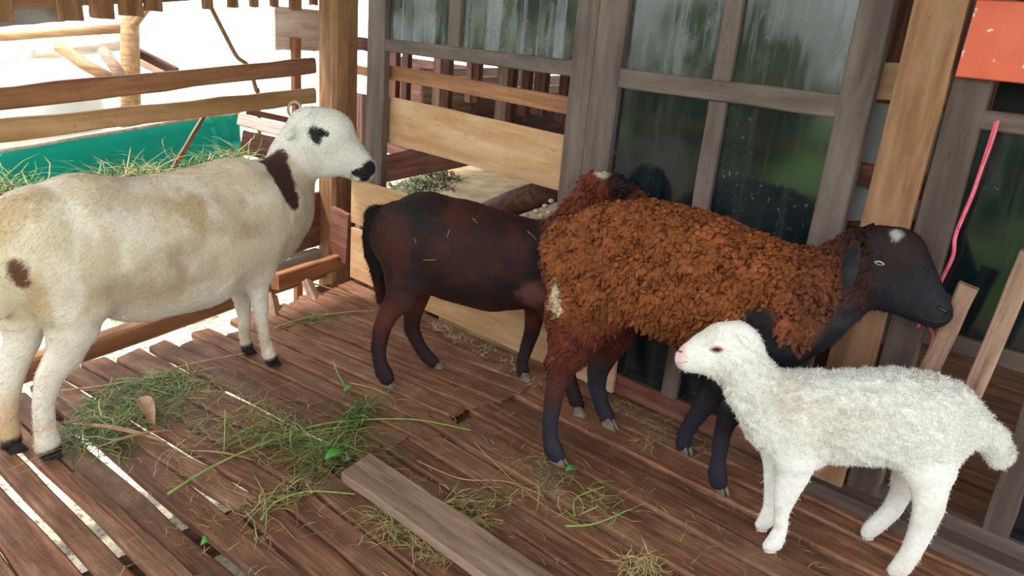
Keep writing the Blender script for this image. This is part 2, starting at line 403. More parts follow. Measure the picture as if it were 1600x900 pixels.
w1 = sash('window_1', 'old grey-brown sash with glass only in its upper panes, beside the corner post',
     -1.407, -0.242, 0.44, 1.72, -0.02, (0.113, 0.09), [(1.015, 1.066), (1.66, 1.72)],
     [(-0.93, -0.865, 1.066, 1.66)], [(-1.294, -0.93, 1.066, 1.66, M_glass_hi), (-0.865, -0.332, 1.066, 1.66, M_glass_hi)])
w2 = sash('window_2', 'tall grey-brown sash with dark glass panes, standing on the floor behind the woolly sheep',
     -0.239, 0.618, 0.0, 1.72, -0.012, (0.105, 0.082), [(1.0, 1.059), (0.0, 0.07), (0.42, 0.47), (1.66, 1.72)],
     [(0.177, 0.231, 0.07, 0.42), (0.177, 0.231, 0.47, 1.0), (0.177, 0.231, 1.059, 1.66)],
     [(a, b, c, d, mm) for (a, b) in ((-0.134, 0.177), (0.231, 0.536)) for (c, d, mm) in ((0.07, 0.42, M_glass), (0.47, 1.0, M_glass), (1.059, 1.66, M_glass_hi))])
for o in w2.children:
    if o.name.startswith('rail') and o.location.z < 0.1: o.data.materials[0] = M_red

wl = empty('wall_boards', W(-0.8, -0.05, 0), kind='structure'); wl.name = 'wall_back'
tag(wl, 'boards nailed behind and below the old window sashes')
beam('board', W(-1.33, -0.06, 0.933), W(-0.28, -0.06, 0.914), 0.056, 0.02, WN, M_rail, wl, 0.002)
bb = beam('board', W(-1.335, -0.055, 0.740), W(-0.28, -0.055, 0.721), 0.192, 0.014, WN, M_ply, wl, 0.002, cham=0.001)
tag(bb, 'wide pale plywood board')
beam('board', W(-1.47, 0.012, 0.365), W(-0.245, 0.012, 0.372), 0.20, 0.014, WN, M_ply, wl, 0.002, cham=0.001)
beam('board', W(-1.47, 0.012, 0.125), W(0.005, 0.012, 0.125), 0.24, 0.014, WN, M_ply, wl, 0.002, cham=0.001)

beam('board', W(-1.79, -.2, -.5), W(-1.79, -.2, .80), .30, .02, WN, M_stick, wl, .003)
beam('board', W(-1.96, -.24, 1.02), W(-1.64, -.24, 1.02), .06, .02, WN, M_dark, wl, .003)
beam('board', W(-1.96, -.24, .90), W(-1.64, -.24, .90), .04, .02, WN, M_rail, wl, .003)
# corner post
PB = 0.135
pe = beam('corner_post', W(-1.63 - PB / 2, -PB / 2, -0.55), W(-1.63 - PB / 2, -PB / 2, 2.0), PB, PB, WN, M_post, None, 0.002)
tag(pe, 'thick square brown wooden post in the corner behind the cream ewe', 'post')

# pale plank and the dark stile beside it
o = beam('upright_plank', W(0.724, 0.022, 0.0), W(0.724, 0.022, 1.62), 0.112, 0.022, WN, M_plank, None, 0.002)
tag(o, 'pale new upright plank behind the head of the black-faced sheep', 'plank')
M_dst = wood('dark_stile_wood', srgb(80, 64, 60), srgb(94, 78, 72), srgb(110, 94, 86), 0.65, var=0.05, grain=(2.5, 24, 24), speck=.3)
o3 = sash('window_3', 'dark dirty sash with a pink string, right of the pale plank',
     0.782, 1.62, 0.0, 1.62, -0.012, (0.082, 0.09), [(1.02, 1.062), (0.49, 0.535), (0.0, 0.075)],
     [(1.105, 1.165, 0.075, 0.49)], [(0.864, 1.53, 0.535, 1.02, M_glass), (1.165, 1.53, 0.075, 0.49, M_glass)], mat=M_dst)
ob = beam('orange_board', W(0.795, 0.022, 1.21), W(1.65, 0.022, 1.205), 0.165, 0.02, WN, M_orange, None, 0.002)
tag(ob, 'orange painted board with flaking paint at the upper right', 'board')
# boarding added in the next pen to keep it dark behind the glass
wb = empty('wall_light_block', W(1.5, -2.2, 0), 'added dark boarding that keeps daylight out behind the glass', None, None, 'structure')
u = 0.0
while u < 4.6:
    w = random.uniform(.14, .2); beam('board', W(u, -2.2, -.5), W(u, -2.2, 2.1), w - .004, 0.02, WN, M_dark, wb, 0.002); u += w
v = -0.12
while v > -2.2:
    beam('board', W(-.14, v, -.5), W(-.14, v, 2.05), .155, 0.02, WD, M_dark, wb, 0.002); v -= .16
beam('board', W(0.86, -0.10, 1.20), W(1.75, -0.10, 1.20), 0.34, 0.02, WN, M_black, wb, 0.002)  # black sheet painted as the unlit void below the orange board
# things seen in the slit between sash and plank
gp = empty('grey_boarding', W(0.66, -0.1, 0.5), 'pale grey boards in the slit between the dark sash and the pale plank', 'panel')
beam('board', W(0.68, -0.10, 0.72), W(0.68, -0.10, 1.045), 0.30, 0.012, WN, M_greyp, gp)
beam('board', W(0.67, -0.12, 0.42), W(0.67, -0.12, 0.70), 0.32, 0.012, WN, M_greyp, gp)
beam('board', W(0.66, -0.13, -.02), W(0.66, -0.13, 0.41), 0.36, 0.012, WN, M_dark, gp)  # added dark filler, blocks the bright ground at the slit bottom
beam('rail', W(0.58, -0.08, 0.865), W(0.82, -0.08, 0.855), 0.06, 0.02, WN, M_red, gp)
beam('rail', W(0.60, -0.08, 0.72), W(0.82, -0.08, 0.775), 0.022, 0.02, WN, M_dark, gp)
o = beam('board_end', W(0.60, -0.07, 1.10), W(0.80, -0.07, 1.10), 0.09, 0.02, WN, M_ply, None)
tag(o, 'short pale board end above the grey panel, left of the pale plank', 'board')
# sticks leaning at the right
s1 = beam('stick', WP(1514, 446, .10), WP(1430, 625, .06), 0.040, 0.022, WN, M_stick, None, 0.0015)
tag(s1, 'short square stick leaning beside the black muzzle', 'stick')
s2 = beam('stick', WP(1612, 395, .10), WP(1500, 660, .06), 0.040, 0.026, WN, M_stick, None, 0.0015)
tag(s2, 'longer brown stick leaning above the lamb rump at the right edge', 'stick')
# pink string
st = empty('pink_string', WP(1488, 400, .03), 'pink plastic string hanging down the dark right-hand sash', 'string')
tube('strand', smooth_path([WP(x, y, .02) for x, y in ((1557, 190), (1545, 228), (1521, 300), (1494, 365), (1489, 400), (1470, 440), (1452, 480), (1434, 512))]), .0045, M_pink, st, 6)
tube('strand', smooth_path([WP(x, y, .025) for x, y in ((1560, 188), (1549, 225), (1530, 275), (1497, 360))]), .003, M_pink, st, 6)
tube('strand', smooth_path([WP(x, y, .03) for x, y in ((1446, 505), (1458, 525), (1446, 560), (1432, 590))]), .003, M_pink, st, 6)
tube('strand', smooth_path([WP(x, y, .03) for x, y in ((1470, 500), (1458, 540), (1440, 585))]), .003, M_pink, st, 6)
tube('strand', smooth_path([WP(x, y, .03) for x, y in ((1480, 495), (1465, 540), (1450, 580))]), .0025, M_pink, st, 6)
# low timber in front of the right sash
o = beam('floor_timber', W(0.62, 0.03, 0.012), W(2.3, 0.03, 0.012), 0.07, 0.05, Z, M_dst, None, 0.003)
tag(o, 'grey-brown timber lying along the foot of the right-hand sash', 'timber')

# ------------------------------------------------------------------ left fence
def FU(p): q = np.asarray(p) - FB; return float(q @ FE), float(q[2])
fe = empty('fence', FB + FE * 0.9, 'side fence of two brown rails between the corner post and the left edge', 'fence')
for (ya, yb, m, nm) in (((154, 102), 0, M_rail, 'rail'), ((204.5, 149), 0, M_rail2, 'rail')):
    a = FP(490, ya[1], .03); b = FP(0, ya[0], .03); d = (b - a)
    wid = 0.0
    beam(nm, a, b + d * 0.35, 0.063, 0.03, FN, m, fe, 0.003, 14, cham=0.008)
# low beam of the fence and bottom boards
lb = empty('low_beam', FB + FE * 0.9 + Z * -0.05, 'low brown timber outside the floor edge under the cream ewe', 'timber')
beam('timber', FP(545, 405, -.03), FP(60, 570, -.03) + (FP(60, 570, -.03) - FP(545, 405, -.03)) * .5, 0.075, 0.06, FN, M_rail, lb, 0.003, 12)
o = beam('grey_block', FP(497, 398, .0), FP(425, 418, .0), 0.06, 0.05, FN, M_greyp, None)
tag(o, 'dark grey timber end low beside the corner post', 'timber')
for (xa, ya, xb, yb, m, lab) in ((480, 440, 495, 475, M_pale, 'short pale block wedged at the floor edge near the corner'), (424, 462, 432, 500, M_pale, 'small pale wooden peg at the floor edge behind the ewe foreleg')):
    o = beam('wood_block', FL(xa, ya, .05), FL(xb, yb, -.02), 0.05, 0.03, FN, M_stick, None); tag(o, lab, 'block')
o = beam('corner_timber', FP(535, 407, .12), FP(430, 440, .14), 0.07, 0.04, FN, M_rail, None); tag(o, 'short brown timber at the foot of the corner post', 'timber')
o = beam('corner_board', W(-1.615, 0.02, 0.19), W(-1.485, 0.02, 0.18), 0.24, 0.02, WN, M_red, None); tag(o, 'dark red-brown board low beside the corner post', 'board')
o = beam('corner_boarding', FP(503, 340, -.06), FP(425, 362, -.06), .26, .02, FN, M_red); tag(o, 'red-brown board behind the ewe chest, left of the corner post foot', 'board')
# rattan ring
th = [i * 2 * pi / 20 for i in range(21)]
cc = FP(460, 171, .09)
o = tube('rattan_ring', [cc + (CR * cos(t) + CU * sin(t) * 1.2) * .026 for t in th], .006, M_ring, None, 8)
tag(o, 'small rattan ring behind the head of the cream ewe', 'ring')
# upper slatted partition along the top left
up = empty('upper_partition', FB + FE * .9 + Z * 1.15 - FN * .15, 'row of short wooden slats hanging on a beam above the fence', 'partition')
a = FP(500, -12, -.15); b = FP(0, 12, -.15)
beam('beam', a + Z * .03, b + Z * .03 + (b - a) * .4, 0.07, 0.04, FN, M_post, up, 0.003, 12)
for (x, y, wpx) in ((5, 34, 26), (110, 32, 36), (160, 28, 34), (205, 24, 34), (240, 17, 26), (325, 14, 16), (364, 12, 15), (397, 11, 13), (428, 10, 12), (462, 16, 20), (490, 8, 12)):
    p = FP(x, y, -.12); w = wpx * depth_of(p) / FPX * 1.15
    beam('slat', p, p + Z * 0.42, w, 0.02, FN, M_post, up, 0.003)
o = beam('grey_board', FP(95, 18, -.2) , FP(0, 26, -.2) + (FP(0, 26, -.2) - FP(95, 18, -.2)) * .6, 0.06, 0.02, FN, M_greyp, None)
tag(o, 'grey board behind the hanging slats at the top left corner', 'board')

# ------------------------------------------------------------------ feeding trough with teal tarpaulin outside the fence
def tarp():
    top = [(-60, 250), (0, 236), (60, 227), (130, 214), (190, 205), (260, 193), (330, 182), (372, 177)]
    vs_, fs = [], []
    nx, nz = 60, 10
    tx = np.array([t[0] for t in top], float); ty = np.array([t[1] for t in top], float)
    for i in range(nx + 1):
        x = -60 + 432 * i / nx; y = float(np.interp(x, tx, ty))
        p = FP(x, y, -0.52)
        for j in range(nz + 1):
            s = j / nz
            f = 0.018 * sin(x * 0.06 + s * 2) * s + 0.012 * sin(x * .021 + s * 5)
            if x > 315: f += 0.03 * sin(x * 0.33) * (0.3 + s)
            vs_.append(p - Z * (0.42 * s) + FN * (0.22 * s * s + f))
    for i in range(nx):
        for j in range(nz):
            q = i * (nz + 1) + j; fs.append((q, q + 1, q + nz + 2, q + nz + 1))
    o = mesh_obj('tarpaulin', vs_, fs, M_tarp, smooth=True)
    md = o.modifiers.new('thickness', 'SOLIDIFY'); md.thickness = 0.004
    tag(o, 'teal tarpaulin lining a feed trough behind the fence', 'tarpaulin'); return o
tp = tarp()
o = tube('rim', [FP(x, y, -.5) for x, y in ((-60, 249), (0, 235), (60, 226), (130, 213), (190, 204), (260, 192), (330, 181), (374, 176))], .009, M_pale, tp, 6)
o['label'] = 'pale rolled rim of the tarpaulin'
o = beam('trough_stick', FP(318, 182, -.40), FP(268, 268, -.34), .02, .012, FN, M_stick); tag(o, 'pale stick leaning against the teal tarpaulin', 'stick')
o = beam('trough_end_board', FP(372, 186, -.45), FP(447, 205, -.25), .055, .02, FN, M_pale); tag(o, 'pale board at the end of the feed trough behind the ewe neck', 'board')
o = beam('trough_side_board', FP(378, 222, -.40), FP(446, 236, -.22), .11, .02, FN, M_dark); tag(o, 'dark brown board below the pale trough end', 'board')
o = beam('trough_dark_rail', FP(385, 174, -.5), FP(490, 196, -.3), .03, .02, FN, M_dark); tag(o, 'thin dark rail just under the lower fence rail near the post', 'rail')
_t = FP(463, 150, -.3); o = beam('fence_stake', np.array([_t[0], _t[1], 1.02]), np.array([_t[0], _t[1], -.56]), .045, .03, FN, M_rail); tag(o, 'upright brown stake behind the rails left of the corner post', 'stake')
o = beam('white_board', FP(428, 44, -.33), FP(500, 48, -.33), .19, .02, FN, M_pale); tag(o, 'bleached white board left of the corner post top', 'board')
o = tube('brown_branch', smooth_path([FP(x, y, -1.1) for x, y in ((328, 8), (352, 55), (370, 88), (388, 104), (400, 140), (404, 170))] + [np.array([*FP(406, 190, -1.1)[:2], GZ])]), .012, M_twig, None, 6)
tag(o, 'thin brown branch slanting behind the fence rails', 'branch')

# neighbour's timber frame in the sun, far left
dz = 4.6
def FAR(x, y, d=dz):
    r = ray(x, y); return CAM + r * (d / float(r @ CF))
fr = empty('timber_frame', FAR(200, 300), 'sun-bleached timber frame of another pen far left', 'frame')
tube('post', [FAR(202, -60), FAR(203, 60), FAR(206, 300)], [.05, .055, .06], M_tan, fr, 8)
tube('rail', [FAR(-80, 64), FAR(60, 53), FAR(200, 44)], .028, M_tan, fr, 8)
tube('rail', [FAR(-80, 96, 4.8), FAR(60, 84, 4.8), FAR(196, 68, 4.8)], .04, M_pale, fr, 8)
tube('brace', [FAR(205, 45, 4.5), FAR(232, 10, 4.5), FAR(250, -20, 4.5)], .022, M_tan, fr, 6)
for i, (pts, r, m, lab) in enumerate((
    (((92, 72), (130, 100), (175, 124)), .035, M_tan, 'pale log leaning across the sunlit timber frame'),
    (((160, 78), (180, 105), (195, 130)), .034, M_stick, 'grey log standing beside the far post'),
    (((-10, 95), (25, 84), (50, 80)), .035, M_pale, 'bleached branch at the far left edge'))):
    o = tube('log', [FAR(x, y, 4.4 - i * .12) for x, y in pts], r, m, None, 8); tag(o, lab, 'log')
for i, (x, y, x2, y2) in enumerate(((213, 92, 262, 116), (200, 74, 275, 112))):
    o = beam('lumber', FAR(x, y, (5.2, 4.72)[i]), FAR(x2, y2, (4.9, 4.72)[i]), .05, .05, Z, M_dark if i else M_stick)
    tag(o, ('brown', 'dark')[i] + ' squared timber lying beside the far post', 'timber')
# white sacks
def lump(name, c, r, m, seed, n=3, amp=.12):
    bm = bmesh.new(); bmesh.ops.create_icosphere(bm, subdivisions=n, radius=1)
    from mathutils import noise as mn
    for v_ in bm.verts:
        k = 1 + amp * mn.noise(v_.co * 1.7 + Vector((seed, 0, 0))) + amp * .4 * mn.noise(v_.co * 5 + Vector((seed, 3, 0)))
        v_.co = Vector((v_.co.x * r[0] * k, v_.co.y * r[1] * k, v_.co.z * r[2] * k))
    me = bpy.data.meshes.new(name); bm.to_mesh(me); bm.free(); me.materials.append(m)
    me.polygons.foreach_set('use_smooth', np.ones(len(me.polygons), bool))
    o = bpy.data.objects.new(name, me); o.location = Vector(c); col.objects.link(o); return o
s = FAR(55, 135, 4.0)
o = lump('white_sack', (s[0], s[1], s[2] - .12), (.34, .26, .26), M_white, 3); tag(o, 'large white bundle in bright sun behind the fence rails', 'bundle')
for i, (x, y, wpx) in enumerate(((42, 178, 16), (64, 176, 18), (128, 207, 46))):
    a = FL(x, y, GZ + .02); k = depth_of(a) / FPX * wpx / 2
    o = beam('white_offcut', a - CR * k, a + CR * k, k * 1.4, .03, Z, M_white)
    tag(o, ('white offcut lying between the rails at far left', 'second white offcut right of the first between the rails', 'white offcut just above the teal tarpaulin')[i], 'offcut')

# ------------------------------------------------------------------ next pen seen through the first sash
nb = empty('feed_rack', W(-0.9, -0.6, 0), 'slatted feed rack of the next pen seen through the open sash', 'rack')
for (x, y0, wpx, m) in ((612, 175, 22, M_dark), (633, 178, 13, M_dark), (683, 172, 15, M_stick), (697, 174, 14, M_dark), (733, 160, 11, M_stick), (744, 160, 12, M_dark), (783, 190, 20, M_stick), (797, 190, 8, M_dark), (819, 180, 14, M_dark), (842, 180, 20, M_dark), (878, 190, 16, M_dark)):
    p = WP(x, y0, -.55); w = wpx * depth_of(p) / FPX * 1.2
    beam('slat', p, p + Z * 0.75, w, .03, WN, m, nb, .002)
for i, (u, zt, m) in enumerate(((-1.75, .90, M_stick), (-1.38, .84, M_dark), (-1.08, .80, M_dark), (-0.78, .77, M_dark), (-0.48, .74, M_dark))):
    beam('board', W(u - .35, -2.2, zt - .13), W(u, -.62, zt - .13), .20, .025, WD, m, nb, .003)
    beam('rail', W(u - .35, -2.2, zt), W(u, -.62, zt), .05, .04, Z, M_stick if i < 4 else M_dark, nb, .003)
for z in (.1, .32, .54, .74):
    beam('board', W(-4.2, -2.3, z), W(-.2, -2.3, z), .2, .025, WN, M_dark, nb, .003)  # added dark backdrop, hides the bright ground beyond the rack
o = beam('red_board', WP(585, 268, -.30), WP(745, 232, -.30), .125, .02, WN, M_red); tag(o, 'red-brown board below the wide pale board, inside the next pen', 'board')
o = tube('log', [WP(715, 352, -.40), WP(800, 318, -.32), WP(905, 282, -.24)], [.05, .055, .05], M_dark, None, 10); tag(o, 'dark brown log lying behind the sash above the dark sheep', 'log')
o = mesh_obj('earth_heap', [W(-2.0, -.22, .12), W(-.2, -.22, .12), W(-.2, -2.2, .22), W(-3.0, -2.2, .22), W(-2.0, -.22, -.5), W(-.2, -.22, -.5), W(-.2, -2.2, -.5), W(-3.0, -2.2, -.5)],
             [(0, 1, 2, 3), (0, 4, 5, 1), (1, 5, 6, 2), (2, 6, 7, 3), (3, 7, 4, 0), (4, 7, 6, 5)], plain('tan_earth', srgb(168, 146, 112), .9, srgb(136, 116, 84), 8, .4))
tag(o, 'tan trodden feed bed behind the window wall', 'feed bed')
for i, (x, y) in enumerate(((822, 336), (838, 330), (852, 322), (862, 314), (846, 338), (858, 332))):
    p = WP(x, y, -.20); o = lump('stone', p, (.013, .012, .009), M_pebble, i * 3, 2); tag(o, ('leftmost small white stone behind the sash above the dark sheep', 'second small white stone from the left behind the sash', 'small white stone fourth from the left in the pile behind the sash', 'rightmost and highest white stone beside the sash stile', 'lowest white stone in the pile behind the sash', 'white stone just below the rightmost one by the sash stile')[i], 'stone', 'white stones behind the sash')

# front fence behind the camera and greenery on the open side (seen mirrored in the panes)
ff = empty('front_fence', W(0, 2.45, 0), 'bamboo rail fence on the open front of the pen', 'fence')
for z in (.32, .62, .95):
    tube('rail', [W(-3, 2.45, z), W(0, 2.46, z + .02), W(3, 2.45, z)], .03, M_tan, ff, 8)
for u in (-2.6, -.8, 2.6):
    beam('post', W(u, 2.5, -.55), W(u, 2.5, 2.2), .08, .08, WN, M_post, ff)
def bush(name, c, r, n, label, cols, group=None):
    u = rng.normal(size=(n, 3)); u /= np.linalg.norm(u, axis=1)[:, None]
    P = np.asarray(c) + u * np.asarray(r) * (rng.uniform(.55, 1, n) ** .5)[:, None]
    a = rng.normal(size=(n, 3)); a /= np.linalg.norm(a, axis=1)[:, None]
    b = np.cross(a, rng.normal(size=(n, 3))); b /= np.linalg.norm(b, axis=1)[:, None]
    L = rng.uniform(.06, .14, n)[:, None]
    V = np.stack([P - a * L, P + b * L * .35, P + a * L, P - b * L * .35], 1).reshape(-1, 3)
    Fc = np.arange(n * 4).reshape(n, 4)
    cc = np.asarray(cols)[rng.integers(0, len(cols), n)]; cc = np.repeat(cc, 4, 0)
    e = empty(name, (c[0], c[1], GZ), label, 'bush', group)
    o = mesh_obj('foliage', V, Fc, M_grass, e, colors=cc); tag(o, kind='stuff')
    tube('stem', [(c[0], c[1], GZ), (c[0] + .03, c[1], c[2])], [.05, .03], M_twig, e, 8)
    return e
GRC = [srgb(60, 104, 36), srgb(92, 136, 52), srgb(44, 80, 30), srgb(128, 160, 74)]
for i, (u, v, r, lab) in enumerate(((-2.4, 5.0, .95, 'broad green bush outside the front fence, nearest the left corner'), (-.3, 5.9, 1.1, 'tall green bush outside the middle of the front fence'), (-4.8, 4.4, 1.1, 'green bush outside the front fence farthest left'), (2.2, 6.4, 1.1, 'green bush outside the front fence farthest right'))):
    bush('bush', W(u, v, r * .75), (r, r, r), 3500, lab, GRC)

for i, (u, v, z, r, lab) in enumerate(((-2.9, -4.4, 2.3, .95, 'leafy green tree crown behind the next pen, left one'), (-1.0, -4.9, 2.4, 1.0, 'leafy green tree crown behind the next pen, right one'))):
    bush('tree', W(u, v, z), (r, r, r), 3000, lab, GRC)['category'] = 'tree'
# ------------------------------------------------------------------ animals: one smooth skin each, grown from limb chains
def hash3(ix, iy, iz):
    h = (ix * 374761393 + iy * 668265263 + iz * 2147483647) & 0xffffffff
    h = ((h ^ (h >> 13)) * 1274126177) & 0xffffffff
    return ((h ^ (h >> 16)) & 0xffff) / 65535.0
def vnoise(P, s):
    q = np.asarray(P) * s + 100.0; i = np.floor(q).astype(np.int64); f = q - i; f = f * f * (3 - 2 * f)
    r = 0
    for dx in (0, 1):
        for dy in (0, 1):
            for dz_ in (0, 1):
                w = (f[:, 0] if dx else 1 - f[:, 0]) * (f[:, 1] if dy else 1 - f[:, 1]) * (f[:, 2] if dz_ else 1 - f[:, 2])
                r = r + w * hash3(i[:, 0] + dx, i[:, 1] + dy, i[:, 2] + dz_)
    return r
def fbm(P, s): return (vnoise(P, s) * .55 + vnoise(P, s * 2.1) * .3 + vnoise(P, s * 4.3) * .15)
def sstep(a, b, x):
    t = np.clip((x - a) / (b - a), 0, 1); return t * t * (3 - 2 * t)

class Frame:
    """upright plane through the animal: x forward, y towards the viewer's side, z up"""
    def __init__(s, O, az, side):
        s.O = np.array([O[0], O[1], 0.0]); a = radians(az)
        s.f = np.array([cos(a), sin(a), 0]); s.n = np.array([sin(a), -cos(a), 0]) * side
    def hit(s, px, py, lat):
        return plane_hit(px, py, s.O + s.n * lat, s.n)
    def loc(s, P):
        q = np.asarray(P) - s.O; return np.stack([q @ s.f, q @ s.n, q[..., 2]], -1)
class Chain:
    def __init__(s, fr, nodes, w=1.0, k=0.03, name='', shrink=1.0):
        s.fr, s.w, s.k, s.name = fr, w, k, name
        s.P, s.r = [], []
        for nd in nodes:
            px, py, rp = nd[:3]; lat = nd[3] if len(nd) > 3 else 0.0
            p = fr.hit(px, py, lat); s.P.append(p); s.r.append(rp * depth_of(p) / FPX * shrink)
        s.P = np.array(s.P); s.r = np.array(s.r); s.L = fr.loc(s.P)
    def dist(s, P):
        sc = np.array([1, 1 / s.w, 1]); q = s.fr.loc(P) * sc; L = s.L * sc; d = None
        if len(L) == 1: return np.linalg.norm(q - L[0], axis=-1) - s.r[0]
        for i in range(len(L) - 1):
            a, b = L[i], L[i + 1]; ab = b - a
            t = np.clip(((q - a) @ ab) / (ab @ ab + 1e-12), 0, 1)
            e = np.linalg.norm(q - a - t[..., None] * ab, axis=-1) - (s.r[i] + (s.r[i + 1] - s.r[i]) * t)
            d = e if d is None else np.minimum(d, e)
        return d
def smin(a, b, k):
    h = np.maximum(k - np.abs(a - b), 0) / k; return np.minimum(a, b) - h * h * k * .25
def surface_nets(vol, o, h):
    s = vol < 0
    nx, ny, nz = vol.shape
    idx = -np.ones((nx - 1, ny - 1, nz - 1), np.int64)
    cnt = np.zeros((nx - 1, ny - 1, nz - 1), np.int8)
    corners = [(a, b, c) for a in (0, 1) for b in (0, 1) for c in (0, 1)]
    for a, b, c in corners: cnt += s[a:nx - 1 + a, b:ny - 1 + b, c:nz - 1 + c]
    act = np.argwhere((cnt > 0) & (cnt < 8)); idx[act[:, 0], act[:, 1], act[:, 2]] = np.arange(len(act))
    acc = np.zeros((len(act), 3)); n = np.zeros(len(act))
    val = {cr: vol[act[:, 0] + cr[0], act[:, 1] + cr[1], act[:, 2] + cr[2]] for cr in corners}
    for cr in corners:
        for ax in range(3):
            if cr[ax] == 0:
                c2 = list(cr); c2[ax] = 1; c2 = tuple(c2)
                v0, v1 = val[cr], val[c2]; x = (v0 < 0) != (v1 < 0)
                t = np.where(x, v0 / (v0 - v1 + 1e-12), 0)
                p = np.tile(np.array(cr, float), (len(act), 1)); p[:, ax] = t
                acc[x] += p[x]; n[x] += 1
    V = o + (act + acc / n[:, None]) * h
    F = []
    for ax in range(3):
        b, c = (ax + 1) % 3, (ax + 2) % 3
        sl0 = [slice(None)] * 3; sl1 = [slice(None)] * 3
        sl0[ax] = slice(0, -1); sl1[ax] = slice(1, None)
        e = np.argwhere(s[tuple(sl0)] != s[tuple(sl1)])
        ok = (e[:, b] > 0) & (e[:, c] > 0) & (e[:, b] < vol.shape[b] - 1) & (e[:, c] < vol.shape[c] - 1); e = e[ok]
        def g(db, dc):
            q = e.copy(); q[:, b] -= db; q[:, c] -= dc; return idx[q[:, 0], q[:, 1], q[:, 2]]
        quad = np.stack([g(0, 0), g(1, 0), g(1, 1), g(0, 1)], 1)
        flip = ~s[e[:, 0], e[:, 1], e[:, 2]]
        quad[flip] = quad[flip][:, ::-1]
        F.append(quad)
    return V, np.concatenate(F)
def laplace(V, F, it, lam=.5):
    E = np.concatenate([F[:, [0, 1]], F[:, [1, 2]], F[:, [2, 3]], F[:, [3, 0]]]); E = np.concatenate([E, E[:, ::-1]])
    deg = np.bincount(E[:, 0], minlength=len(V))[:, None].clip(1)
    for _ in range(it):
        S = np.stack([np.bincount(E[:, 0], weights=V[E[:, 1], c], minlength=len(V)) for c in range(3)], 1)
        V = V + lam * (S / deg - V)
    return V
def vnormals(V, F):
    fn = np.cross(V[F[:, 2]] - V[F[:, 0]], V[F[:, 3]] - V[F[:, 1]]); n = np.zeros_like(V)
    for k in range(4):
        for c in range(3): n[:, c] += np.bincount(F[:, k], weights=fn[:, c], minlength=len(V))
    return n / (np.linalg.norm(n, axis=1)[:, None] + 1e-12)

class Animal:
    def __init__(s, chains, carve=(), h=0.006, smooth=4):
        s.ch = {c.name: c for c in chains}
        lo = np.min([(c.P - c.r[:, None]).min(0) for c in chains], 0) - .03
        hi = np.max([(c.P + c.r[:, None]).max(0) for c in chains], 0) + .03
        n = np.ceil((hi - lo) / h).astype(int) + 1
        vol = np.full(n, .5, np.float64)
        ax = [lo[i] + np.arange(n[i]) * h for i in range(3)]
        def box(c, mar):
            a = (c.P - c.r[:, None]).min(0) - mar; b = (c.P + c.r[:, None]).max(0) + mar
            i0 = np.clip(((a - lo) / h).astype(int), 0, n - 1); i1 = np.clip(((b - lo) / h).astype(int) + 2, 1, n)
            sl = tuple(slice(i0[i], i1[i]) for i in range(3))
            G = np.stack(np.meshgrid(*[ax[i][sl[i]] for i in range(3)], indexing='ij'), -1); return sl, G
        for c in chains:
            sl, G = box(c, c.k + .02); vol[sl] = smin(vol[sl], c.dist(G), c.k)
        for c in carve:
            sl, G = box(c, .02); vol[sl] = -smin(-vol[sl], c.dist(G), c.k)
        V, F = surface_nets(vol, lo, h)
        V = laplace(V, F, smooth)
        s.V, s.F = V, F; s.N = vnormals(V, F)
        s.bvh = BVHTree.FromPolygons(V.tolist(), F.tolist())
        s.D = {k_: c.dist(V) for k_, c in s.ch.items()}
    def surf(s, px, py):
        l, n, i, d = s.bvh.ray_cast(Vector(CAM), Vector(ray(px, py)))
        return (np.array(l), np.array(n)) if l is not None else (None, None)
    def sample(s, n, mask=None):
        a = s.V[s.F]; ar = .5 * np.linalg.norm(np.cross(a[:, 2] - a[:, 0], a[:, 3] - a[:, 1]), axis=1)
        if mask is not None: ar = ar * mask[s.F].mean(1)
        f = rng.choice(len(ar), n, p=ar / ar.sum()); u, v = rng.random((2, n))
        w = np.stack([(1 - u) * (1 - v), u * (1 - v), u * v, (1 - u) * v], 1)
        P = (a[f] * w[..., None]).sum(1); Nn = (s.N[s.F[f]] * w[..., None]).sum(1); Nn /= np.linalg.norm(Nn, axis=1)[:, None]
        return P, Nn, f, w
def hairs(name, an, C, n, ln, wd, flow, lift, parent, m, mask=None, curl=0.0, jit=.35):
    P, Nn, f, w = an.sample(n, mask)
    cc = (C[an.F[f]] * w[..., None]).sum(1) * rng.uniform(.85, 1.12, (n, 1))
    d = np.tile(np.asarray(flow, float), (n, 1)) + rng.normal(size=(n, 3)) * jit
    d -= Nn * (d * Nn).sum(1)[:, None]; d /= np.linalg.norm(d, axis=1)[:, None]
    d = d * (1 - lift) + Nn * lift; d /= np.linalg.norm(d, axis=1)[:, None]
    sd_ = np.cross(d, Nn + rng.normal(size=(n, 3)) * .4); sd_ /= np.linalg.norm(sd_, axis=1)[:, None]
    L = rng.uniform(ln * .6, ln * 1.3, n)[:, None]
    d2 = d + (rng.normal(size=(n, 3)) * curl) - Nn * .35; d2 /= np.linalg.norm(d2, axis=1)[:, None]
    a = P - Nn * .002; b = a + d * L * .55; c = b + d2 * L * .45
    V = np.stack([a - sd_ * wd, a + sd_ * wd, b - sd_ * wd * .7, b + sd_ * wd * .7, c], 1).reshape(-1, 3)
    i = np.arange(n) * 5
    F = [x for q in np.stack([np.stack([i, i + 1, i + 3], 1), np.stack([i, i + 3, i + 2], 1), np.stack([i + 2, i + 3, i + 4], 1)], 1) for x in q.tolist()]
    o = mesh_obj(name, V, F, m, parent, colors=np.repeat(cc, 5, 0)); tag(o, kind='stuff'); return o
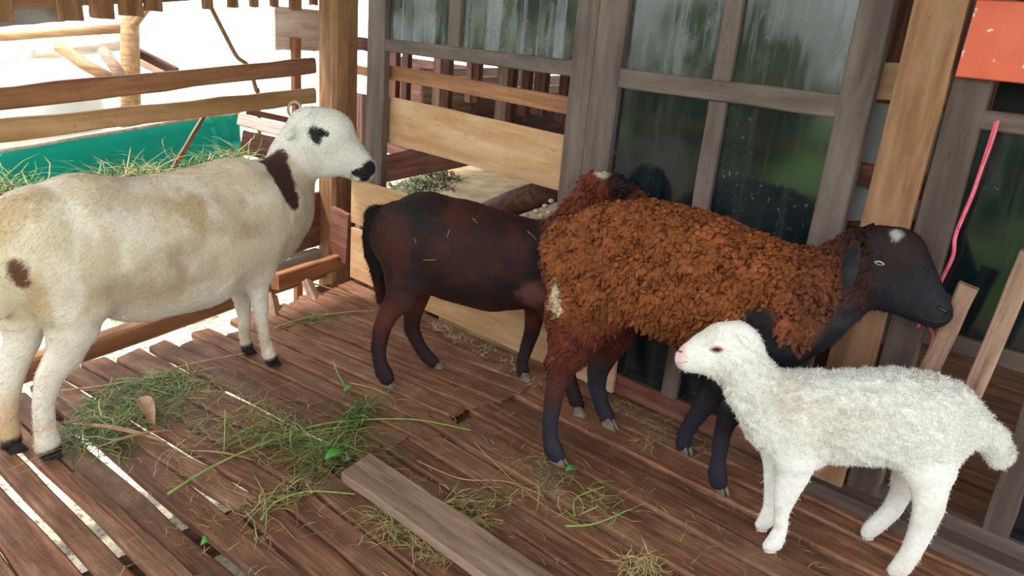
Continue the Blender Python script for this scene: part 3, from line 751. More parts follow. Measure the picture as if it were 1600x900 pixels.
def locks(name, an, C, n, parent, m, mask, ln=(.02, .036), rad=.0062, down=.55, back=None):
    P, Nn, f, w = an.sample(n, mask)
    cc = (C[an.F[f]] * w[..., None]).sum(1) * rng.uniform(.8, 1.15, (n, 1))
    nz_ = np.stack([vnoise(P + 11 * q_, 42) for q_ in (1, 2, 3)], 1) - .5
    cc = cc * (.62 + .7 * vnoise(P + 50, 38)[:, None])
    d = Nn * .55 + np.array([0, 0, -down]) + nz_ * 2.0 + rng.normal(size=(n, 3)) * .10 + (0 if back is None else np.asarray(back))
    d += Nn * np.maximum(0, .25 - (d * Nn).sum(1))[:, None]
    d /= np.linalg.norm(d, axis=1)[:, None]
    a = np.cross(d, rng.normal(size=(n, 3))); a /= np.linalg.norm(a, axis=1)[:, None]; b = np.cross(d, a)
    L = rng.uniform(ln[0], ln[1], n); ph = rng.uniform(0, 6.28, n); R = rad * rng.uniform(.75, 1.25, n)
    S, K = 5, 5; V = np.zeros((n, S, K, 3)); CC = np.zeros((n, S, K, 3))
    for i in range(S):
        t = i / (S - 1)
        cen = P - Nn * .004 + d * (L * t)[:, None] + (a * np.cos(ph + t * 5)[:, None] + b * np.sin(ph + t * 5)[:, None]) * (.0055 * t) + np.array([0, 0, -1]) * (L * t * t * .35)[:, None]
        r = R * (.9, 1.1, 1.15, .95, .5)[i]
        for k_ in range(K):
            th_ = 2 * pi * k_ / K
            V[:, i, k_] = cen + (a * cos(th_) + b * sin(th_)) * r[:, None]
            CC[:, i, k_] = cc
    base = np.arange(n) * S * K; F = []
    for i in range(S - 1):
        for k_ in range(K):
            q, r2 = i * K + k_, i * K + (k_ + 1) % K
            F.append(np.stack([base + q, base + r2, base + r2 + K, base + q + K], 1))
    o = mesh_obj(name, V.reshape(-1, 3), np.concatenate(F), m, parent, smooth=True, colors=CC.reshape(-1, 3)); tag(o, kind='stuff'); return o
def hoof(parent, p, az, L, wd, ht, m):
    """two cloven toes"""
    a = radians(az); f = np.array([cos(a), sin(a), 0]); s_ = np.array([-sin(a), cos(a), 0])
    prof = [(-.45, 0, .42), (.15, 0, .5), (.6, 0, .22), (.42, .35, .2), (.05, .95, .34), (-.42, .9, .38)]
    vs_, fs = [], []
    for sd_ in (-1, 1):
        o0 = len(vs_); fo = f + s_ * sd_ * .12
        for (x, z, w_) in prof:
            for e in (.06, .06 + w_):
                vs_.append(p + fo * x * L + s_ * sd_ * e * wd + Z * z * ht)
        n = len(prof)
        for i in range(n):
            j = (i + 1) % n; fs.append((o0 + 2 * i, o0 + 2 * j, o0 + 2 * j + 1, o0 + 2 * i + 1))
        fs.append(tuple(o0 + 2 * i for i in range(n))); fs.append(tuple(o0 + 2 * i + 1 for i in range(n - 1, -1, -1)))
    o = mesh_obj('hoof', vs_, fs, m, parent)
    bm = bmesh.new(); bm.from_mesh(o.data); bmesh.ops.recalc_face_normals(bm, faces=bm.faces); bmesh.ops.bevel(bm, geom=bm.edges[:], offset=.0025, segments=1, affect='EDGES'); bm.to_mesh(o.data); bm.free()
    return o
def eye(parent, an, px, py, r, mat, lid, slit=None, almond=.55, tilt=0.0, fwd=None):
    l, n = an.surf(px, py)
    if l is None: return
    fwd = np.asarray(fwd, float); x = fwd - n * (fwd @ n); x /= np.linalg.norm(x); y = np.cross(n, x)
    x, y = x * cos(tilt) + y * sin(tilt), y * cos(tilt) - x * sin(tilt)
    def disc(name, sx, sy, bulge, m, par, off):
        vs_, fs = [], []; R_, S_ = 5, 16
        for i in range(R_ + 1):
            t = i / R_
            for k_ in range(S_):
                th_ = 2 * pi * k_ / S_
                e = (abs(sin(th_)) ** 1.0) * np.sign(sin(th_))
                vs_.append(l + x * cos(th_) * sx * t + y * e * sy * t * (1 - .35 * cos(th_) ** 2) + n * (bulge * (1 - t * t) + off))
        for i in range(R_):
            for k_ in range(S_):
                q, r2 = i * S_ + k_, i * S_ + (k_ + 1) % S_; fs.append((q, r2, r2 + S_, q + S_))
        return mesh_obj(name, vs_, fs, m, par, smooth=True)
    e = disc('eye', r, r * almond, r * .45, mat, parent, -.0005)
    if slit: disc('pupil', r * .62, r * almond * .42, r * .2, slit, e, r * .34)
    pts = [l + x * cos(t) * r * 1.08 + y * sin(t) * r * almond * 1.12 * (1 - .35 * cos(t) ** 2) + n * .001 for t in [i * 2 * pi / 20 for i in range(21)]]
    tube('eyelid', pts, r * .17, lid, parent, 6)
    return e
def groove(parent, an, pts, r, m, name='mouth'):
    P = []
    for x, y in pts:
        l, n = an.surf(x, y)
        if l is not None: P.append(l - n * r * .35)
    if len(P) > 1: tube(name, smooth_path(P, 4), r, m, parent, 6)
def blob_w(V, an, px, py, r, soft=.3, rough=.25, ns=60):
    l, n = an.surf(px, py)
    if l is None: return np.zeros(len(V))
    d = np.linalg.norm(V - l, axis=1) + (fbm(V, ns) - .5) * r * rough * 2
    return 1 - sstep(r * (1 - soft), r * (1 + soft), d)
def lerp(C, c, w): return C * (1 - w[:, None]) + np.asarray(c) * w[:, None]
def footpos(p): q = FL(*p); return q

# ---------------- cream ewe at the left
def cream_ewe():
    fr = Frame((-1.03, 2.02), 61.7, 1)
    pb = fr.hit(456, 262, 0); hf = Frame(pb[:2], 16, 1)
    ch = [Chain(fr, [(70, 380, 92), (130, 375, 104), (220, 391, 114), (300, 376, 111), (365, 346, 99), (402, 338, 84), (428, 328, 66)], .84, .05, 'torso'),
          Chain(fr, [(425, 310, 62), (448, 282, 46), (462, 250, 40)], .8, .05, 'neck'),
          Chain(hf, [(462, 246, 38), (488, 207, 41), (514, 211, 41), (533, 231, 31), (556, 252, 24), (566, 262, 20)], .72, .035, 'head'),
          Chain(hf, [(490, 232, 40), (512, 245, 33), (538, 250, 26), (562, 265, 18)], .66, .03, 'jaw'),
          Chain(hf, [(463, 198, 9, .04), (455, 206, 9, .06), (450, 215, 6, .07)], .6, .012, 'ear'),
          Chain(fr, [(385, 380, 62, .05), (400, 425, 30, .075), (404, 455, 17, .08), (407, 482, 13.8, .078), (410, 506, 9.5, .075), (415, 536, 9.2, .07), (421, 553, 11.5, .069), (425, 561, 11, .069)], .8, .04, 'leg_nf'),
          Chain(fr, [(370, 410, 40, -.05), (374, 440, 22, -.06), (379, 470, 14, -.064), (382, 492, 11.5, -.064), (382, 520, 9.5, -.064), (386, 542, 10, -.064)], .8, .04, 'leg_ff'),
          Chain(fr, [(105, 420, 75, .05), (115, 470, 58, .06), (114, 512, 42, .06), (103, 550, 30, .055), (78, 588, 22.5, .05), (68, 628, 17.5, .05), (70, 668, 16.5, .05), (74, 692, 20, .05), (79, 703, 18, .05)], .72, .05, 'leg_nh'),
          Chain(fr, [(45, 430, 70, -.04), (40, 490, 42, -.045), (36, 530, 28, -.045), (24, 565, 23, -.045), (14, 605, 19, -.045), (13, 650, 16, -.045), (18, 690, 16, -.045)], .72, .05, 'leg_fh'),
          Chain(fr, [(10, 345, 22), (-14, 385, 26), (-14, 430, 22), (-4, 470, 15), (2, 492, 9)], .9, .03, 'tail')]
    an = Animal(ch, [Chain(hf, [(573, 256, 3.2, .016), (577, 261, 2.6, .016)], 1, .004)], smooth=5)
    V, D = an.V, an.D
    C = np.tile(np.array(srgb(214, 198, 172)), (len(V), 1))
    n1 = fbm(V, 9)
    C = lerp(C, srgb(186, 156, 116), sstep(.48, .68, n1) * .75)
    C = lerp(C, srgb(234, 226, 210), sstep(.5, .68, fbm(V * np.array([1, 1, .5]) + 9, 16)) * .7)
    C = lerp(C, srgb(168, 148, 126), sstep(.48, .68, fbm(V + 5, 7)) * .6)
    belly = sstep(.42, .30, V[:, 2]); C = lerp(C, srgb(228, 220, 206), belly * .8)
    hd = sstep(.03, -.0, np.minimum(np.minimum(D['head'], D['jaw']), D['ear'] - .01)); C = lerp(C, srgb(228, 224, 214), hd)
    C = lerp(C, srgb(206, 200, 188), hd * sstep(.5, .7, fbm(V, 25)) * .5)
    lg = sstep(.28, .2, V[:, 2]); C = lerp(C, srgb(226, 216, 200), lg * .8)
    C = lerp(C, srgb(196, 152, 96), sstep(.2, .1, V[:, 2]) * sstep(.02, .0, D['leg_fh']) * .7)
    C = lerp(C, srgb(206, 176, 130), sstep(.45, .65, fbm(V, 30)) * sstep(.2, .1, V[:, 2]) * .6)
    # dark collar patch
    for (x, y, r) in ((432, 258, .05), (438, 270, .05), (445, 284, .048), (453, 302, .04), (459, 314, .026), (424, 248, .03), (436, 246, .03)):
        C = lerp(C, srgb(62, 36, 32), blob_w(V, an, x, y, r, .15, .25))
    for (x, y, r) in ((30, 426, .024), (34, 440, .02), (24, 414, .016)): C = lerp(C, srgb(96, 60, 44), blob_w(V, an, x, y, r, .4, .4))
    for (x, y, r) in ((491, 205, .018), (494, 214, .018), (501, 207, .015), (510, 209, .010), (497, 220, .012)): C = lerp(C, srgb(44, 38, 36), blob_w(V, an, x, y, r, .18, .15))
    for (x, y, r) in ((578, 262, .026), (567, 270, .024), (560, 270, .016), (572, 278, .02), (584, 262, .02), (553, 270, .01)): C = lerp(C, srgb(34, 32, 34), blob_w(V, an, x, y, r, .12, .3, 90))
    for nm in ('leg_nf', 'leg_ff', 'leg_nh', 'leg_fh'):
        e = an.ch[nm].P[-1]; C = lerp(C, srgb(40, 34, 34), (1 - sstep(.03, .05, np.linalg.norm(V - e, axis=1) + (V[:, 2] - e[2]) * .8)))
    t = empty('sheep', (fr.O[0], fr.O[1], 0), 'cream ewe with a dark brown neck patch and black nose, standing at the left', 'sheep', 'sheep in the pen')
    mesh_obj('body', V, an.F, M_fur, t, center=fr.O, smooth=True, colors=C)
    hairs('coat', an, C, 52000, .017, .0009, -fr.f * .8 - Z * .55, .22, t, M_fur)
    eye(t, an, 500, 207, .0105, M_eye, M_lid, None, .7, 0, hf.f)
    groove(t, an, ((584, 272), (576, 276), (564, 277), (552, 274)), .002, M_eye)
    for (p, dz_) in (((80, 716), 0), ((27, 706), 0), ((428, 570), 0), ((390, 553), 0)):
        q = FL(*p); hoof(t, q, 50, .045, .026, .034, M_hoofd)
    return t

# ---------------- dark brown sheep in the middle
def dark_sheep():
    fr = Frame((-.07, 2.31), -8, 1)
    ch = [Chain(fr, [(632, 368, 56), (668, 371, 72), (715, 392, 82), (770, 408, 81), (825, 413, 72), (870, 410, 64), (900, 402, 54)], .8, .045, 'torso'),
          Chain(fr, [(890, 375, 46), (914, 332, 35, -.02), (930, 305, 29, -.03)], .8, .04, 'neck'),
          Chain(fr, [(932, 298, 29, -.03), (956, 295, 25, -.03), (985, 305, 19, -.03), (1000, 315, 15, -.03)], .75, .03, 'head'),
          Chain(fr, [(588, 338, 17), (583, 365, 16), (584, 392, 15), (590, 418, 12), (594, 445, 9), (595, 466, 6)], .8, .025, 'tail'),
          Chain(fr, [(640, 400, 50, .05), (636, 440, 36, .07), (628, 465, 26, .09), (609, 486, 17, .105), (597, 512, 14.5, .115), (591, 546, 12.5, .118), (594, 568, 11.5, .118), (600, 582, 14, .118), (604, 590, 13, .118)], .75, .035, 'leg_nh'),
          Chain(fr, [(655, 420, 42, -.04), (652, 456, 22, -.05), (645, 490, 15, -.06), (643, 514, 12.5, -.066), (655, 540, 11, -.068), (668, 558, 11, -.068), (677, 566, 10.5, -.068)], .75, .035, 'leg_fh'),
          Chain(fr, [(840, 455, 32, -.07), (836, 490, 16, -.09), (832, 515, 13, -.1), (824, 540, 11, -.11), (816, 565, 9.5, -.114), (817, 580, 11, -.115)], .75, .035, 'leg_ff'),
          Chain(fr, [(865, 450, 42, .04), (872, 490, 26, .05), (880, 530, 17, .05), (884, 562, 13.5, .046), (890, 592, 11.5, .045), (898, 620, 12, .045), (902, 634, 11.5, .045)], .75, .035, 'leg_nf')]
    an = Animal(ch, smooth=5); V, D = an.V, an.D
    C = np.tile(np.array(srgb(46, 23, 20)), (len(V), 1))
    C = lerp(C, srgb(28, 18, 19), sstep(.36, .6, fbm(V, 8)))
    C = lerp(C, srgb(74, 32, 24), sstep(.5, .75, fbm(V + 3, 11)) * .6)
    x = fr.loc(V)
    lowr = sstep(.36, .26, x[:, 2]); C = lerp(C, srgb(88, 40, 30), lowr * sstep(.16, .24, x[:, 2]) * .75)
    C = lerp(C, srgb(44, 28, 32), sstep(.2, .1, x[:, 2]))
    C = lerp(C, srgb(126, 78, 70), blob_w(V, an, 832, 462, .045, .5, .4) * .7)
    hd = np.minimum(D['head'], D['neck']); wh = sstep(.03, 0, hd) * sstep(.5, .56, x[:, 2]); C = lerp(C, srgb(104, 46, 26), wh)
    C = lerp(C, srgb(40, 24, 22), blob_w(V, an, 975, 285, .05, .3, .3))
    C = lerp(C, srgb(206, 190, 168), blob_w(V, an, 941, 270, .022, .3, .4))
    t = empty('sheep', (fr.O[0], fr.O[1], 0), 'dark brown short-haired sheep half hidden behind the woolly one', 'sheep', 'sheep in the pen')
    mesh_obj('body', V, an.F, M_fur, t, center=fr.O, smooth=True, colors=C)
    hairs('coat', an, C, 30000, .014, .0008, -fr.f * .6 - Z * .7, .25, t, M_fur)
    locks('topknot', an, C, 420, t, M_lock, wh * sstep(.56, .6, x[:, 2]), (.012, .022), .005)
    eye(t, an, 978, 290, .009, M_eye, M_lid, None, .6, 0, fr.f)
    mk = sstep(.012, .0, D['tail'])
    hairs('tail_hair', an, C, 3500, .03, .0012, -Z, .2, t, M_fur, mk)
    # straw crumbs caught in the coat
    for i, (x0, y0, x1, y1) in enumerate(((824, 365, 838, 378), (664, 404, 684, 404), (700, 372, 704, 360), (738, 345, 746, 352), (652, 380, 650, 372))):
        a, na = an.surf(x0, y0); b, nb_ = an.surf(x1, y1)
        if a is not None and b is not None: tube('straw_bit', [a + na * .014, (a + b) / 2 + na * .016, b + nb_ * .014], .0009, M_straw, t, 5)
    for p in ((607, 604), (685, 578), (822, 596), (905, 650)):
        hoof(t, FL(*p), -18, .042, .024, .03, M_hoof)
    return t

# ---------------- woolly brown sheep with a black head
def woolly():
    fr = Frame((.42, 1.94), -28, 1)
    ch = [Chain(fr, [(918, 402, 54), (962, 404, 86), (1010, 410, 95), (1060, 427, 102), (1110, 440, 98), (1160, 455, 92), (1205, 470, 88), (1240, 478, 78)], .82, .05, 'torso'),
          Chain(fr, [(1250, 470, 76), (1295, 452, 62), (1335, 424, 50)], .74, .05, 'neck'),
          Chain(fr, [(1340, 415, 46), (1372, 396, 45), (1400, 399, 45), (1428, 442, 37), (1442, 466, 33), (1458, 482, 26), (1463, 488, 22.5)], .68, .035, 'head'),
          Chain(fr, [(1365, 435, 48), (1395, 450, 41), (1430, 470, 30), (1455, 488, 20)], .6, .03, 'jaw'),
          Chain(fr, [(1336, 380, 9, .062), (1331, 405, 15, .086), (1326, 435, 13, .098), (1321, 458, 4, .10)], .38, .008, 'ear'),
          Chain(fr, [(925, 440, 66, .05), (912, 490, 54, .075), (903, 525, 38, .11), (896, 549, 28, .145), (880, 568, 23, .165), (867, 608, 16.5, .18), (859, 662, 13.5, .184), (860, 686, 13.5, .184), (864, 700, 16.5, .184), (869, 710, 15.5, .184)], .72, .04, 'leg_nh'),
          Chain(fr, [(965, 460, 60, -.05), (955, 515, 38, -.07), (944, 548, 26, -.09), (934, 578, 18, -.1), (932, 602, 15, -.105), (940, 632, 13, -.108), (948, 650, 13.5, -.108)], .72, .04, 'leg_fh'),
          Chain(fr, [(1215, 510, 66, .06), (1195, 560, 46, .07), (1166, 608, 28, .06), (1140, 645, 18.5, .052), (1129, 676, 14, .047), (1122, 718, 12.5, .045), (1121, 740, 16, .045), (1123, 752, 15, .045)], .72, .04, 'leg_nf'),
          Chain(fr, [(1180, 520, 55, -.06), (1150, 565, 38, -.08), (1127, 600, 24, -.095), (1107, 624, 19, -.1), (1084, 656, 14, -.106), (1069, 680, 12.5, -.108), (1068, 693, 13, -.108)], .72, .04, 'leg_ff'),
          Chain(fr, [(880, 360, 22), (866, 392, 20), (868, 430, 15), (874, 462, 11), (878, 486, 7)], .9, .02, 'tail')]
    an = Animal(ch, [Chain(fr, [(1469, 481, 3.4, .026), (1478, 488, 3.0, .024)], 1, .004), Chain(fr, [(1385, 440, 7, .085), (1405, 462, 6, .078), (1425, 478, 4, .066)], 1, .02)], smooth=5); V, D = an.V, an.D
    x = fr.loc(V); n1 = fbm(V, 14)
    blk = np.array(srgb(22, 21, 27)); C = np.tile(blk, (len(V), 1))
    C = lerp(C, srgb(52, 50, 58), sstep(.45, .7, fbm(V, 18)) * .6)
    # wool: torso and base of the neck, above the black brisket
    tx = an.ch['torso'].L
    body_d = np.minimum(D['torso'], np.minimum(D['leg_nh'] + .0, D['leg_fh'] + .0))
    bx_ = np.array([fr.loc(fr.hit(px, py, .12)) for px, py in ((850, 560), (890, 552), (930, 532), (985, 505), (1020, 530), (1060, 545), (1105, 530), (1150, 500), (1185, 470), (1205, 478), (1222, 520), (1245, 555), (1290, 548), (1320, 500), (1345, 420))])
    zc = np.interp(x[:, 0], bx_[:, 0], bx_[:, 2])
    chest = sstep(tx[-3][0] - .05, tx[-3][0] + .02, x[:, 0] + (n1 - .5) * .05)
    wool = sstep(.06, .02, np.minimum(np.minimum(D['torso'], D['neck']), np.minimum(D['leg_nh'], D['leg_fh']))) * sstep(zc - .02, zc + .025, x[:, 2] + (n1 - .5) * .05)
    wool = wool * (1 - sstep(an.ch['neck'].L[1][0] - .02, an.ch['neck'].L[1][0] + .03, x[:, 0] - .3 * (x[:, 2] - .55)))
    thigh = np.maximum(sstep(.03, 0, D['leg_nh']), sstep(.03, 0, D['leg_fh'])) * sstep(.16, .30, x[:, 2])
    C = lerp(C, srgb(84, 38, 26), np.maximum(thigh, sstep(.04, 0, D['torso']) * sstep(.28, .34, x[:, 2]) * (1 - chest)))
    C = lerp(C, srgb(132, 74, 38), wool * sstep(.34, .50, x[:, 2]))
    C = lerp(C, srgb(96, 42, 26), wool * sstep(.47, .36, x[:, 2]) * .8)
    C = lerp(C, srgb(92, 50, 34), wool * sstep(tx[-2][0], tx[-1][0] + .05, x[:, 0]) * .8)
    neckw = sstep(.03, 0, D['neck']) * (1 - wool) * sstep(.4, .62, n1 + .25 * sstep(.5, .62, x[:, 2]) - .12); C = lerp(C, srgb(66, 32, 26), neckw * .8)
    hd = sstep(.02, -.005, np.minimum(D['head'], D['jaw']))
    C = lerp(C, srgb(19, 18, 23), hd); C = lerp(C, srgb(44, 26, 25), hd * blob_w(V, an, 1405, 385, .06, .5, .4) * .8)
    C = lerp(C, srgb(50, 50, 60), hd * blob_w(V, an, 1450, 470, .06, .6, .4) * .35)
    C = lerp(C, srgb(168, 164, 160), blob_w(V, an, 1402, 366, .014, .4, .5))
    C = lerp(C, srgb(196, 176, 146), blob_w(V, an, 872, 448, .026, .4, .5)); C = lerp(C, srgb(196, 176, 146), blob_w(V, an, 877, 474, .02, .4, .5))
    C = lerp(C, srgb(40, 38, 48), sstep(.22, .14, x[:, 2]))
    C = lerp(C, srgb(70, 34, 30), sstep(.14, .2, x[:, 2]) * sstep(.3, .2, x[:, 2]) * sstep(.02, 0, D['leg_nh']) * .7)
    t = empty('sheep', (fr.O[0], fr.O[1], 0), 'woolly red-brown sheep with a bare black head and hanging ear', 'sheep', 'sheep in the pen')
    mesh_obj('body', V, an.F, M_fur, t, center=fr.O, smooth=True, colors=C * (1 - .6 * wool[:, None]))  # skin darkened under the wool, painting shadow between the locks
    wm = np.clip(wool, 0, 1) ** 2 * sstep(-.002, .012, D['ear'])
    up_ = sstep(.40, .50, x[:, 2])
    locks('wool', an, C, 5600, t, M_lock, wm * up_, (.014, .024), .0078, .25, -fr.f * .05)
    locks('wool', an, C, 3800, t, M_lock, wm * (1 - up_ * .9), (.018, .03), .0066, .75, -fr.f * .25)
    w2_ = thigh * sstep(.24, .3, x[:, 2]) * (1 - sstep(.40, .46, x[:, 2]))
    hairs('coat', an, C, 26000, .013, .0008, -fr.f * .4 - Z * .9, .22, t, M_fur, 1 - wool * .95)
    hairs('thigh_wool', an, C, 6000, .024, .0016, -fr.f * .5 - Z * .8, .3, t, M_lock, np.clip(w2_ + neckw * .6, 0, 1))
    eye(t, an, 1374, 411, .0128, M_eyew, M_lid, M_eye, .48, -.1, fr.f)
    groove(t, an, ((1480, 500), (1462, 503), (1444, 498), (1428, 490)), .0026, M_lid)
    tube('nostril', [an.surf(1466, 480)[0], an.surf(1474, 485)[0], an.surf(1480, 489)[0]], .0045, M_eye, t, 6)
    for p, az in (((872, 724), -30), ((952, 668), -40), ((1126, 768), -70), ((1070, 705), -70)):
        hoof(t, FL(*p), az, .052, .028, .034, M_hoof)
    return t

# ---------------- white lamb
def lamb():
    fr = Frame((.835, 1.578), 174, -1)
    ch = [Chain(fr, [(1232, 650, 66), (1280, 649, 72), (1340, 652, 76), (1395, 651, 78), (1440, 655, 75), (1466, 662, 58)], .78, .04, 'torso'),
          Chain(fr, [(1222, 640, 62), (1187, 615, 46), (1163, 580, 40), (1150, 560, 38)], .76, .04, 'neck'),
          Chain(fr, [(1146, 541, 42), (1130, 540, 39), (1106, 550, 34), (1085, 556, 25.5), (1072, 560, 18.5)], .74, .03, 'head'),
          Chain(fr, [(1138, 558, 34), (1110, 562, 25), (1080, 566, 15)], .66, .02, 'jaw'),
          Chain(fr, [(1156, 524, 5, .05), (1164, 534, 7, .058), (1170, 544, 4, .06)], .6, .006, 'ear'),
          Chain(fr, [(1154, 512, 7, -.01), (1156, 505, 4.5, -.01)], 1, .006, 'nub'),
          Chain(fr, [(1242, 670, 54, .03), (1244, 712, 36, .042), (1240, 742, 25, .042), (1227, 774, 18.5, .04), (1221, 803, 12, .039), (1219, 828, 11.5, .039), (1210, 848, 14, .039), (1203, 853, 12, .039)], .74, .03, 'leg_nf'),
          Chain(fr, [(1222, 690, 36, -.03), (1212, 735, 19, -.036), (1208, 768, 14, -.036), (1203, 795, 11.5, -.036), (1196, 815, 13, -.036), (1190, 820, 11, -.036)], .74, .03, 'leg_ff'),
          Chain(fr, [(1448, 690, 60, .03), (1452, 735, 40, .05), (1453, 770, 27, .06), (1451, 796, 23.5, .064), (1438, 832, 19, .064), (1423, 864, 16.5, .064), (1408, 886, 16.5, .064), (1400, 891, 14, .064)], .72, .035, 'leg_nh'),
          Chain(fr, [(1425, 690, 42, -.04), (1415, 735, 21, -.055), (1408, 770, 17, -.062), (1394, 796, 16, -.066), (1376, 814, 15, -.066), (1362, 826, 14.5, -.066), (1356, 832, 12, -.066)], .74, .03, 'leg_fh'),
          Chain(fr, [(1490, 640, 34), (1522, 662, 25), (1548, 686, 25), (1561, 708, 20)], .9, .03, 'tail')]
    an = Animal(ch, h=.005, smooth=4); V, D = an.V, an.D
    V0 = V.copy()
    fleece = sstep(.03, .0, np.minimum(np.minimum(D['torso'], D['neck']), D['tail'])) * (1 - sstep(.01, -.01, np.minimum(D['head'], D['jaw'])))
    an.V = V = V + an.N * ((fbm(V, 60) - .5) * .018 * fleece)[:, None]
    an.N = vnormals(V, an.F)
    C = np.tile(np.array(srgb(238, 236, 230)), (len(V), 1))
    C = lerp(C, srgb(222, 214, 200), sstep(.5, .75, fbm(V, 12)) * .7)
    C = lerp(C, srgb(206, 188, 166), blob_w(V, an, 1230, 615, .05, .6, .5) * .35)
    C = lerp(C, srgb(196, 186, 170), blob_w(V, an, 1105, 520, .035, .6, .5) * .5)
    for (x_, y_, r) in ((1062, 550, .02), (1056, 566, .014)): C = lerp(C, srgb(226, 176, 172), blob_w(V, an, x_, y_, r, .5, .3) * .8)
    C = lerp(C, srgb(214, 190, 150), sstep(.02, .0, D['leg_nf']) * sstep(.5, .7, fbm(V, 40)) * sstep(.2, .12, V[:, 2]) * .5)
    t = empty('sheep', (fr.O[0], fr.O[1], 0), 'small white lamb facing left in the right foreground', 'lamb', 'sheep in the pen')
    mesh_obj('body', V, an.F, M_furw, t, center=fr.O, smooth=True, colors=C)
    hairs('fleece', an, C, 60000, .014, .0008, -fr.f * .5 - Z * .6, .4, t, M_furw, fleece * .95 + .05, curl=.6, jit=.6)
    hairs('coat', an, C, 9000, .009, .0006, -fr.f * .4 - Z * .8, .25, t, M_furw, 1 - fleece)
    eye(t, an, 1120, 546, .013, M_eyeb, M_lidp, M_eye, .5, .2, fr.f)
    groove(t, an, ((1057, 567), (1064, 567), (1074, 565)), .0016, M_lidp)
    tube('nostril', [an.surf(1060, 548)[0], an.surf(1063, 550)[0], an.surf(1066, 549)[0]], .0022, M_eyeb, t, 6)
    for p, az in (((1203, 862), 175), ((1190, 829), 175), ((1356, 842), 175), ((1398, 902), 175)):
        hoof(t, FL(*p), az, .028, .018, .016, M_hoofp)
    return t
cream_ewe(); dark_sheep(); woolly(); lamb()

# ------------------------------------------------------------------ fodder and litter on the floor
G1, G2, G3, G4 = srgb(92, 122, 56), srgb(124, 146, 82), srgb(66, 92, 44), srgb(146, 156, 100)
S1, S2, S3 = srgb(176, 152, 104), srgb(146, 118, 78), srgb(196, 176, 130)
def blades(name, C0, rad, n, ln, wd, cols, label, cat, zspread=.03, base=0.004, az=None, up=.25):
    """a tangle of grass blades; C0 list of (px,py) on the floor"""
    V, F, CC = [], [], []
    cs = [np.asarray(c) if len(c) == 3 else FL(*c) for c in C0]
    for i in range(n):
        c = cs[random.randrange(len(cs))]
        r = rad * sqrt(random.random()); a = random.uniform(0, 6.283)
        p = c + np.array([cos(a) * r, sin(a) * r, 0]); z0 = c[2] + base + random.random() ** 2 * zspread
        h_ = random.uniform(0, 6.283) if az is None else az + random.gauss(0, .5)
        L = random.uniform(ln[0], ln[1]); w = random.uniform(wd[0], wd[1]); bend = random.uniform(-1.6, 1.6)
        colr = np.array(random.choice(cols)) * random.uniform(.75, 1.2); o0 = len(V)
        q = np.array([p[0], p[1], z0]); lift = random.uniform(-.1, up)
        for k_ in range(4):
            d = np.array([cos(h_), sin(h_), 0]); s_ = np.array([-sin(h_), cos(h_), random.uniform(-.4, .4)])
            ww = w * (1, .95, .7, .1)[k_]
            V += [q - s_ * ww, q + s_ * ww]; CC += [colr, colr]
            q = q + d * L / 3 + Z * (L / 3 * lift); q[2] = max(q[2], c[2] + .003); lift -= .22; h_ += bend / 3
        for k_ in range(3): F.append((o0 + 2 * k_, o0 + 2 * k_ + 1, o0 + 2 * k_ + 3, o0 + 2 * k_ + 2))
    o = mesh_obj(name, V, F, M_grass, None, colors=np.array(CC))
    return tag(o, label, cat, None, 'stuff')
GRN = [G1, G2, G3, G4, G1, S2]; MIX = [G2, S1, S2, S3, G4]; STR = [S1, S2, S3]
blades('cut_grass', [(170, 640), (200, 620), (240, 610), (150, 670), (215, 650), (250, 640), (180, 690), (120, 690), (270, 600)], .08, 950, (.04, .14), (.0008, .0022), GRN, 'pile of cut green grass at the hooves of the cream ewe', 'grass', .03)
blades('cut_grass', [(450, 690), (480, 700), (510, 705), (520, 720), (430, 680), (545, 690)], .06, 420, (.05, .17), (.0008, .0019), GRN, 'tangle of green grass above the loose grey plank', 'grass', .025)
blades('cut_grass', [(560, 650), (575, 640), (548, 668)], .035, 200, (.02, .08), (.001, .0026), [G1, G2, G3], 'leafy green sprig cluster in the middle of the floor', 'grass', .04, up=.7)
blades('cut_grass', [(400, 790), (430, 785), (470, 770), (405, 800)], .04, 60, (.05, .16), (.0008, .0018), MIX, 'sparse grass stalks left of the loose grey plank', 'grass', .02)
blades('straw', [(290, 600), (330, 610), (400, 640), (440, 650), (350, 690), (300, 680)], .10, 300, (.04, .16), (.0005, .0012), MIX, 'thin dry stalks strewn right of the ewe hooves', 'straw', .012)
blades('straw', [(700, 800), (745, 800), (760, 815), (720, 790), (790, 780)], .05, 110, (.03, .13), (.0006, .0014), MIX, 'dry grass bits along the right side of the grey plank', 'straw', .015)
blades('cut_grass', [(930, 790), (960, 800), (915, 780)], .04, 35, (.05, .13), (.0009, .002), MIX, 'small scatter of grass stems in the right foreground', 'grass', .02)
blades('straw', [(1000, 885), (1010, 890), (985, 888)], .02, 90, (.03, .09), (.0008, .0016), [S3, S1], 'pale tuft of straw at the bottom edge', 'straw', .03)
blades('straw', [(840, 745), (860, 760), (880, 790), (830, 720)], .05, 60, (.04, .13), (.0006, .0013), MIX, 'fine stalks lying before the woolly sheep hind hoof', 'straw', .01)
blades('straw', [(620, 830), (660, 850), (600, 810), (690, 870)], .035, 260, (.03, .09), (.0006, .0014), [S1, S2, G4], 'chaff packed under the left edge of the grey plank', 'straw', .01)
blades('cut_grass', [(480, 505), (492, 500)], .03, 60, (.04, .1), (.001, .002), [G1, G2], 'little green tuft on the floor behind the ewe foreleg', 'grass', .02)
blades('straw', [(x, y) for x in range(250, 1500, 70) for y in range(600, 900, 45)], .10, 800, (.015, .06), (.0005, .0011), STR + [S2, G4], 'crumbs of straw spread over the whole floor', 'straw', .004)
